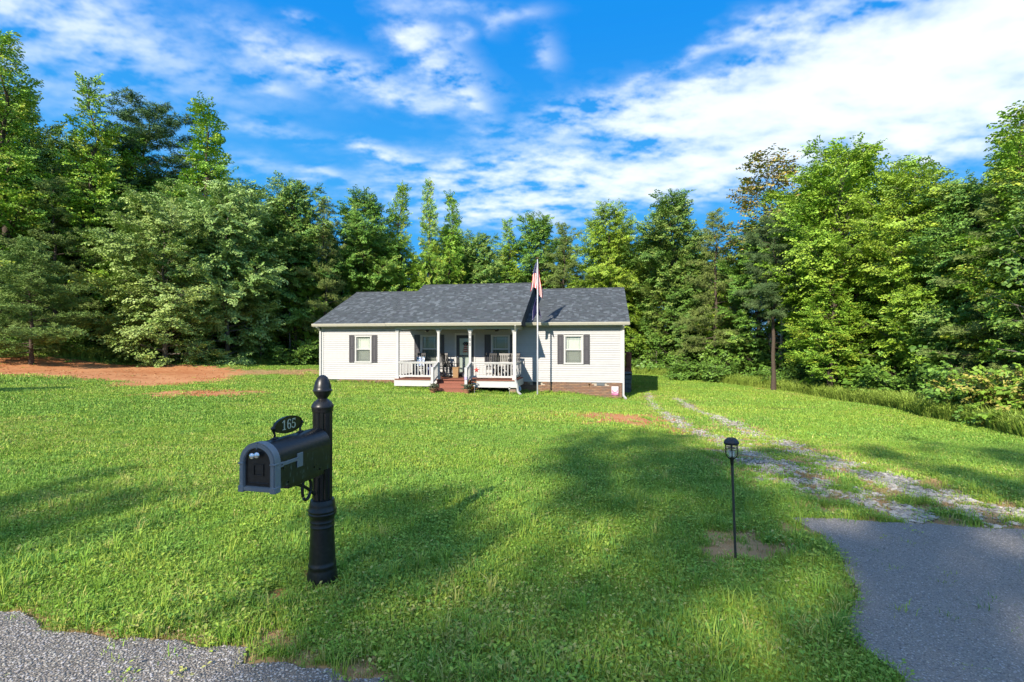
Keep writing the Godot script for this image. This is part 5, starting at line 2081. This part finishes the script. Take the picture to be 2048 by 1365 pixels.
func make_woods() -> void:
	# trees that can be told apart: [kind, variant, column, distance behind the edge of the wood, top row, width, label]
	var singles := [
		["gum", 1, 8, 1.0, 58, 1.1, "very tall dark spire-shaped tree rising above the cedar at the wood's edge"],
		["gum", 2, 178, 1.5, 150, 1.0, "tall yellow-green sweetgum with a narrow top between spire tree and pine"],
		["pine", 1, 285, 5.0, 190, 1.15, "dark blue-green pine with an open rounded crown between two bright sweetgums"],
		["gum", 3, 415, 2.0, 190, 1.1, "bright yellow-green sweetgum with a ragged open top right beside the dark pine"],
		["pale", 1, 330, -2.2, 395, 1.15, "broad pale-leaved tree with foliage down to the ground behind the red earth"],
		["pale", 2, 455, -.8, 360, 1.0, "pale-leaved tree growing close against the broad one behind the red earth"],
		["cedar", 1, 62, -3.0, 478, 1.15, "low bright green cedar standing at the end of the red earth"],
		["scrub", 1, 110, .2, 330, 1.1, "scrub pine with drooping olive boughs just behind the low cedar"],
		["oak", 1, 590, 1.0, 345, .95, "round-topped broadleaf tree between the pale tree and the house gable"],
		["scrub", 2, 650, 0.0, 375, .8, "thin scrub pine with bare lower trunk beside the house gable"],
		["oak", 2, 725, 1.5, 378, 1.0, "dark broadleaf tree behind the lower left end of the roof"],
		["gum", 2, 797, 1.0, 360, .9, "cone-topped green tree behind the step in the roof"],
		["gum", 1, 862, 0.0, 352, .62, "very narrow dark spire of a tree behind the porch roof"],
		["gum", 3, 900, .5, 378, .75, "narrow dark tree leaning close to the slim spire behind the porch roof"],
		["oak", 1, 962, 1.0, 455, .9, "small round green tree in the dip of the skyline behind the porch roof"],
		["gum", 2, 1015, .8, 436, .95, "bushy green tree just left behind the flagpole's top"],
		["oak", 2, 1078, 1.6, 420, .9, "dark broadleaf tree directly behind the top of the flagpole"],
		["scrub", 1, 1128, -.5, 425, 1.1, "olive scrub pine with bare forked branches above the right roof slope"],
		["lime", 1, 1222, .5, 403, .9, "bright yellow-green tree above the house's right roof corner"],
		["oak", 3, 1345, 1.5, 378, 1.05, "large round-crowned tree beyond the back deck"],
		["scrub", 2, 1432, .8, 398, 1.0, "dull olive pine with a flat tufted top beyond the lawn"],
		["thin", 1, 1545, 2.5, 282, 1.25, "tall pale-trunked tree with a thin see-through crown above the lawn pine"],
		["pine", 2, 1547, -2.6, 420, .95, "pine with a straight dark bare trunk standing forward on the lawn edge"],
		["lime", 2, 1680, 1.0, 265, 1.1, "tall bright yellow-green maple with pale limbs behind the stout trunk"],
		["gum", 2, 1660, -1.2, 470, 1.35, "ivy-green tree on a stout flared trunk at the lawn edge"],
		["lime", 1, 1835, 2.5, 308, 1.15, "broad bright green maple behind the dark-leaved understorey"],
		["oak", 1, 1935, 2.0, 345, 1.1, "green broadleaf tree above the tangle of yellow-tipped sumac"],
		["scrub", 1, 1995, 1.0, 340, 1.1, "olive scrub pine beside the sumac at the far corner of the lawn"],
		["gum", 1, 2075, 1.6, 190, 1.3, "tall green tree cut off by the picture edge beyond the sumac"],
	]
	for s in singles:
		var d: float = along(treeline, s[2]) + s[3]
		var x: float = (s[2] - 1024) / FOCAL * d
		plant(s[0], s[1], x, d, top_at(s[4], d, x), s[5], s[6], "tree", "trees along the edge of the wood")
	# the rest of the wood: three rows behind, never above the tops seen in the photograph
	var kinds := ["oak", "gum", "oak", "scrub", "lime", "oak", "gum", "thin"]
	var wording := {"oak": "mid-green broadleaf tree", "gum": "green cone-shaped sweetgum", "scrub": "olive scrub pine", "lime": "yellow-green maple", "thin": "thin-crowned pale-trunked tree"}
	var rank := ["in the front rank", "in the second rank", "deep in the wood"]
	for row in 3:
		var px := -140.0 + row * 31
		while px < 2190:
			var d := along(treeline, px) + 1.6 + row * 3.4 + rng.randf_range(-.8, .8)
			var x := (px - 1024) / FOCAL * d
			var tall := top_at(along(skyline, px) + rng.randf_range(40, 130) + (0 if row else 50), d, x)
			var kind: String = kinds[rng.randi() % 8]
			if px > 1250 and kind != "scrub" and rng.randf() < .45 or px > 1700 and kind == "thin":
				kind = "lime"
			plant(kind, 1 + rng.randi() % (3 if kind in ["oak", "gum"] else 1 if kind == "thin" else 2), x, d, tall, rng.randf_range(.85, 1.15), "%s %s %s" % [wording[kind], rank[row], zone(px)], "tree", "trees of the wood")
			px += FOCAL * rng.randf_range(2.3, 3.3) / d * (1.0 if row < 2 else 1.3)
	# undergrowth that closes the view between the trunks
	for row in 2:
		var q := -160.0 + row * 40
		while q < 2200:
			var d := along(treeline, q) + 4.0 + row * 4.5 + rng.randf_range(-.8, .8)
			plant("shrub", 1 + rng.randi() % 2, (q - 1024) / FOCAL * d, d, rng.randf_range(3.2, 5.0), rng.randf_range(.9, 1.2), "tall dark undergrowth bush deep between the trunks " + zone(q), "shrub", "undergrowth of the wood")
			q += FOCAL * rng.randf_range(2.6, 3.4) / d
	# saplings and shrubs along the edge
	var px := -60.0
	while px < 2100:
		var d := along(treeline, px) + rng.randf_range(-1.2, .3)
		var x := (px - 1024) / FOCAL * d
		if px < 690 or px > 1262:
			if rng.randf() < .36 and (px < 1500 or px > 1720):
				plant("sapling", 1 + rng.randi() % 2, x, d, rng.randf_range(3.5, 7.5), rng.randf_range(.8, 1.2), "slim leafy sapling at the edge of the wood " + zone(px), "tree", "saplings at the edge of the wood")
			var open := px > 1490 and px < 1720
			plant("shrub", 1 + rng.randi() % 2, x + rng.randf_range(-.6, .6), d + rng.randf_range(-.6, .6) + (2.4 if open else 0.0), rng.randf_range(.8, 2.2) * (.7 if open else 1.0), rng.randf_range(.9, 1.4), "green leafy shrub growing at the foot of the wood " + zone(px), "shrub", "shrubs at the foot of the wood")
		px += FOCAL * rng.randf_range(1.1, 1.8) / d
	for s in [[1995, 850, 1.9, 1.0], [2060, 862, 2.1, 1.0], [1930, 832, 1.5, 1.0], [2120, 870, 2.1, 1.0]]:
		var p := seen_at(s[0], s[1]) * Vector2(1.06, 1.06)
		plant("sumac", 1, p.x, p.y, s[2], s[3], "yellow-tipped sumac shrub at the near end of the lawn edge", "shrub", "sumac at the lawn edge")
	# trunks that stand clear: slim grey ones beside the house gable
	for s in [[428, 722, .05], [580, 728, .045], [603, 727, .07], [630, 728, .09], [1430, 752, .09], [1448, 753, .06], [1565, 768, .12], [1598, 768, .1], [1625, 782, .09]]:
		var p := seen_at(s[0], s[1])
		var b := MB.new()
		var path := []
		var rad := []
		var bend := rng.randf_range(-.5, .5)
		for i in 8:
			var t := i / 7.0
			path.append(Vector3(bend * t * t + rng.randf_range(-.05, .05), t * 8 - .2, rng.randf_range(-.05, .05)))
			rad.append(s[2] * (1 - .6 * t))
		b.tube(path, rad, 7)
		for i in 6:
			var y := rng.randf_range(1.5, 6)
			var a := rng.randf() * TAU
			var f := Vector3(bend * y * y / 64, y, 0)
			b.tube([f, f + Vector3(cos(a) * 1.1, .3, sin(a) * 1.1)], [.015, .004], 4, false)
		var o := thing("bare_trunk_tree", "slim pale trunk with bare twigs at the wood's edge " + zone(s[0]), "tree", ground(p), 0, "bare trunks at the wood's edge")
		part("trunk", b, M.pale_bark, o)
		var g := grow("sapling", 1)
		var cr := put("crown", g[1], M.leaf, o, Vector3(bend, 3.6, 0))
		cr.scale = Vector3(.9, .75, .9)
	# trees across the road, behind the camera, and beside the lawn: their shade lies on the grass
	for s in [["tallpine", 1, -12.4, -20.5, 19.2, .6], ["tallpine", 2, -10.2, -20.8, 18.6, .55], ["tallpine", 2, -7.2, -20.5, 19.4, .62], ["tallpine", 1, -17.6, -20.8, 17.0, .5], ["tallpine", 1, -9.0, -20.0, 16.0, .5], ["tallpine", 2, -11.6, -20.3, 15.4, .4], ["tallpine", 1, -4.6, -21.0, 18.4, .6],
			["oak", 2, -20.5, 6.0, 7.0, 1.0], ["gum", 2, -24, 6.6, 7.6, 1.1], ["oak", 1, -28, 7.4, 8.0, 1.2]]:
		plant(s[0], s[1], s[2], s[3], s[4], s[5], "tall high-crowned pine standing across the road from the mailbox" if s[0] == "tallpine" else "tree standing beside the road at the end of the lawn", "tree", "trees along the road")

# ---------------------------------------------------------------- grass
func tuft(sd: int, blades: int, tall: Vector2, spread: float, width: float, droop: float) -> ArrayMesh:
	var b := MB.new()
	var r := RandomNumberGenerator.new()
	r.seed = sd
	for i in blades:
		var at := Vector3(r.randfn(0, .5), 0, r.randfn(0, .5)) * spread
		var a := r.randf() * TAU
		var out := Vector3(cos(a), 0, sin(a))
		var h := r.randf_range(tall.x, tall.y)
		var w := width * r.randf_range(.7, 1.2)
		var lean := droop * r.randf_range(.3, 1.2)
		var s := Vector3(-out.z, 0, out.x) * w
		var m := at + Vector3.UP * h * .6 + out * h * lean * .35
		var t := at + Vector3.UP * h * (1 - lean * .35) + out * h * lean
		at.y -= .012
		b.quad(at - s, m - s * .8, m + s * .8, at + s)
		b.tri(m - s * .8, t, m + s * .8)
	return b.mesh()

func broad(sd: int, leaves: int, size: float, spread: float) -> ArrayMesh:
	var r := RandomNumberGenerator.new()
	r.seed = sd
	var b := MB.new()
	for i in leaves:
		var at := Vector3(r.randfn(0, .5) * spread, r.randf_range(.01, .05), r.randfn(0, .5) * spread)
		var a := r.randf() * TAU
		var d := Vector3(cos(a), r.randf_range(-.1, .5), sin(a)).normalized()
		var s := d.cross(Vector3.UP).normalized() * size * .36
		var up := Vector3(0, size * .1, 0)
		b.tri(at, at + d * size * .5 + s + up, at + d * size)
		b.tri(at, at + d * size, at + d * size * .5 - s + up)
	return b.mesh()

func make_grass() -> void:
	var sets := [
		["lawn_grass", tuft(1, 13, Vector2(.03, .075), .06, .0022, .8)], ["lawn_grass", tuft(2, 12, Vector2(.025, .06), .07, .0026, 1.1)], ["lawn_grass", broad(3, 12, .026, .07)],
		["tall_grass", tuft(4, 10, Vector2(.09, .19), .035, .0028, .7)], ["lawn_grass", tuft(5, 14, Vector2(.03, .07), .15, .0055, .9)], ["lawn_grass", tuft(6, 14, Vector2(.04, .08), .30, .011, .9)]]
	var bufs := []
	for s in sets:
		bufs.append(PackedFloat32Array())
	var pal := [Color(.195, .35, .04), Color(.265, .41, .052), Color(.34, .445, .065), Color(.165, .33, .052), Color(.43, .43, .12)]
	# [from, to, tufts a square metre, which sets]
	var bands := [[1.9, 3.6, 2700, [0, 1, 0, 1, 2, 0]], [3.6, 6.0, 1500, [0, 1, 0, 1, 2, 0]], [6.0, 10.0, 560, [0, 4, 0, 4, 2, 4]], [10.0, 17.0, 190, [4, 4, 5]], [17.0, 46.0, 48, [5]]]
	for band in bands:
		var area: float = 1.12 * (band[1] * band[1] - band[0] * band[0]) + 2.4 * (band[1] - band[0])
		var count := int(area * band[2])
		for i in count:
			var d := sqrt(rng.randf_range(band[0] * band[0], band[1] * band[1]))
			var x := rng.randf_range(-1, 1) * (1.12 * d + 1.2)
			if d > 17 and (d > along(treeline, 1024 + 1000 * x / d) + 1 or (absf(x + 2.3) < 7.2 and d > 23.6)):
				continue
			var p := Vector2(x, d)
			var kind := cover(p)
			if kind == 4 and rng.randf() > .004 or kind == 1 and rng.randf() > .05 or kind == 3 and rng.randf() > .1:
				continue
			var which: int = band[3][rng.randi() % band[3].size()]
			var lush := wob.get_noise_2d(x * 1.3, d * 1.3)
			var dry := wob.get_noise_2d(x * .28 + 40, d * .34) + .35 * wob.get_noise_2d(x * 3.1, d * 3.1 + 20)
			var c: Color = pal[clampi(int(rng.randf() * 3.2 + lush * 2.2), 0, 3)]
			if rng.randf() < .04 + .16 * smoothstep(.05, .5, dry):
				c = pal[4]
			elif dry < -.1:
				c = c.lerp(pal[3], .5)
			var s := rng.randf_range(.7, 1.15) * (1.0 + lush * .35)
			if kind == 2 or kind == 1:
				c = Color(.46, .33, .16) if rng.randf() < .82 else c
				s *= .6
				if rng.randf() < (.82 if d < 5.0 else .45):
					continue
			c = c * rng.randf_range(.78, 1.25)
			push(bufs[which], Basis(Vector3.UP, rng.randf() * TAU).scaled(Vector3(s, s * rng.randf_range(.8, 1.2), s)), ground(p), c)
			if d < 6 and rng.randf() < (.006 if lush < .1 else .05) and kind == 0:
				push(bufs[3], Basis(Vector3.UP, rng.randf() * TAU).scaled(Vector3.ONE * rng.randf_range(.6, 1.1)), ground(p), c)
	# clumps along the road edge, round the posts and under the porch skirt
	for e in road_poly:
		if e.length() < 6 and e.y > 1.9:
			for k in 5:
				var p := e + Vector2(rng.randfn(0, .05), rng.randf_range(.0, .16))
				push(bufs[3 if rng.randf() < .25 else 0], Basis(Vector3.UP, rng.randf() * TAU).scaled(Vector3.ONE * rng.randf_range(.5, .9)), ground(p), pal[rng.randi() % 5])
	for i in 900:
		var w := on_house(rng.randf_range(-.2, 13.9), 0, rng.randf_range(-.25, -.02)) if i % 2 else on_house(rng.randf_range(4.3, 9.6), 0, rng.randf_range(-2.2, -1.85))
		push(bufs[3], Basis(Vector3.UP, rng.randf() * TAU).scaled(Vector3.ONE * rng.randf_range(.5, 1.1) * Vector3(1.6, 1, 1.6)), ground(Vector2(w.x, -w.z)), pal[rng.randi() % 4])
	var words := ["green mown lawn grass in fine tufts", "green mown lawn grass in bent tufts", "small round-leaved clover and weeds among the lawn grass", "longer grass clumps left standing in the lawn and along edges", "mown lawn grass of the middle lawn", "mown lawn grass of the far lawn"]
	for k in sets.size():
		if k == 3:
			# tall weeds along the edge of the wood
			for i in 5200:
				var px := rng.randf_range(1265, 2080) if rng.randf() < .75 else rng.randf_range(60, 640)
				var d := along(treeline, px) - rng.randf_range(.2, 2.2) * (1.0 if px > 1200 else .6)
				var p := Vector2((px - 1024) / FOCAL * d, d)
				push(bufs[3], Basis(Vector3.UP, rng.randf() * TAU).scaled(Vector3(4.5, rng.randf_range(2.2, 4.2), 4.5)), ground(p), Color(.29, .40, .07) * rng.randf_range(.75, 1.3))
		copies(sets[k][0], sets[k][1], bufs[k], M.blade, words[k], "grass")
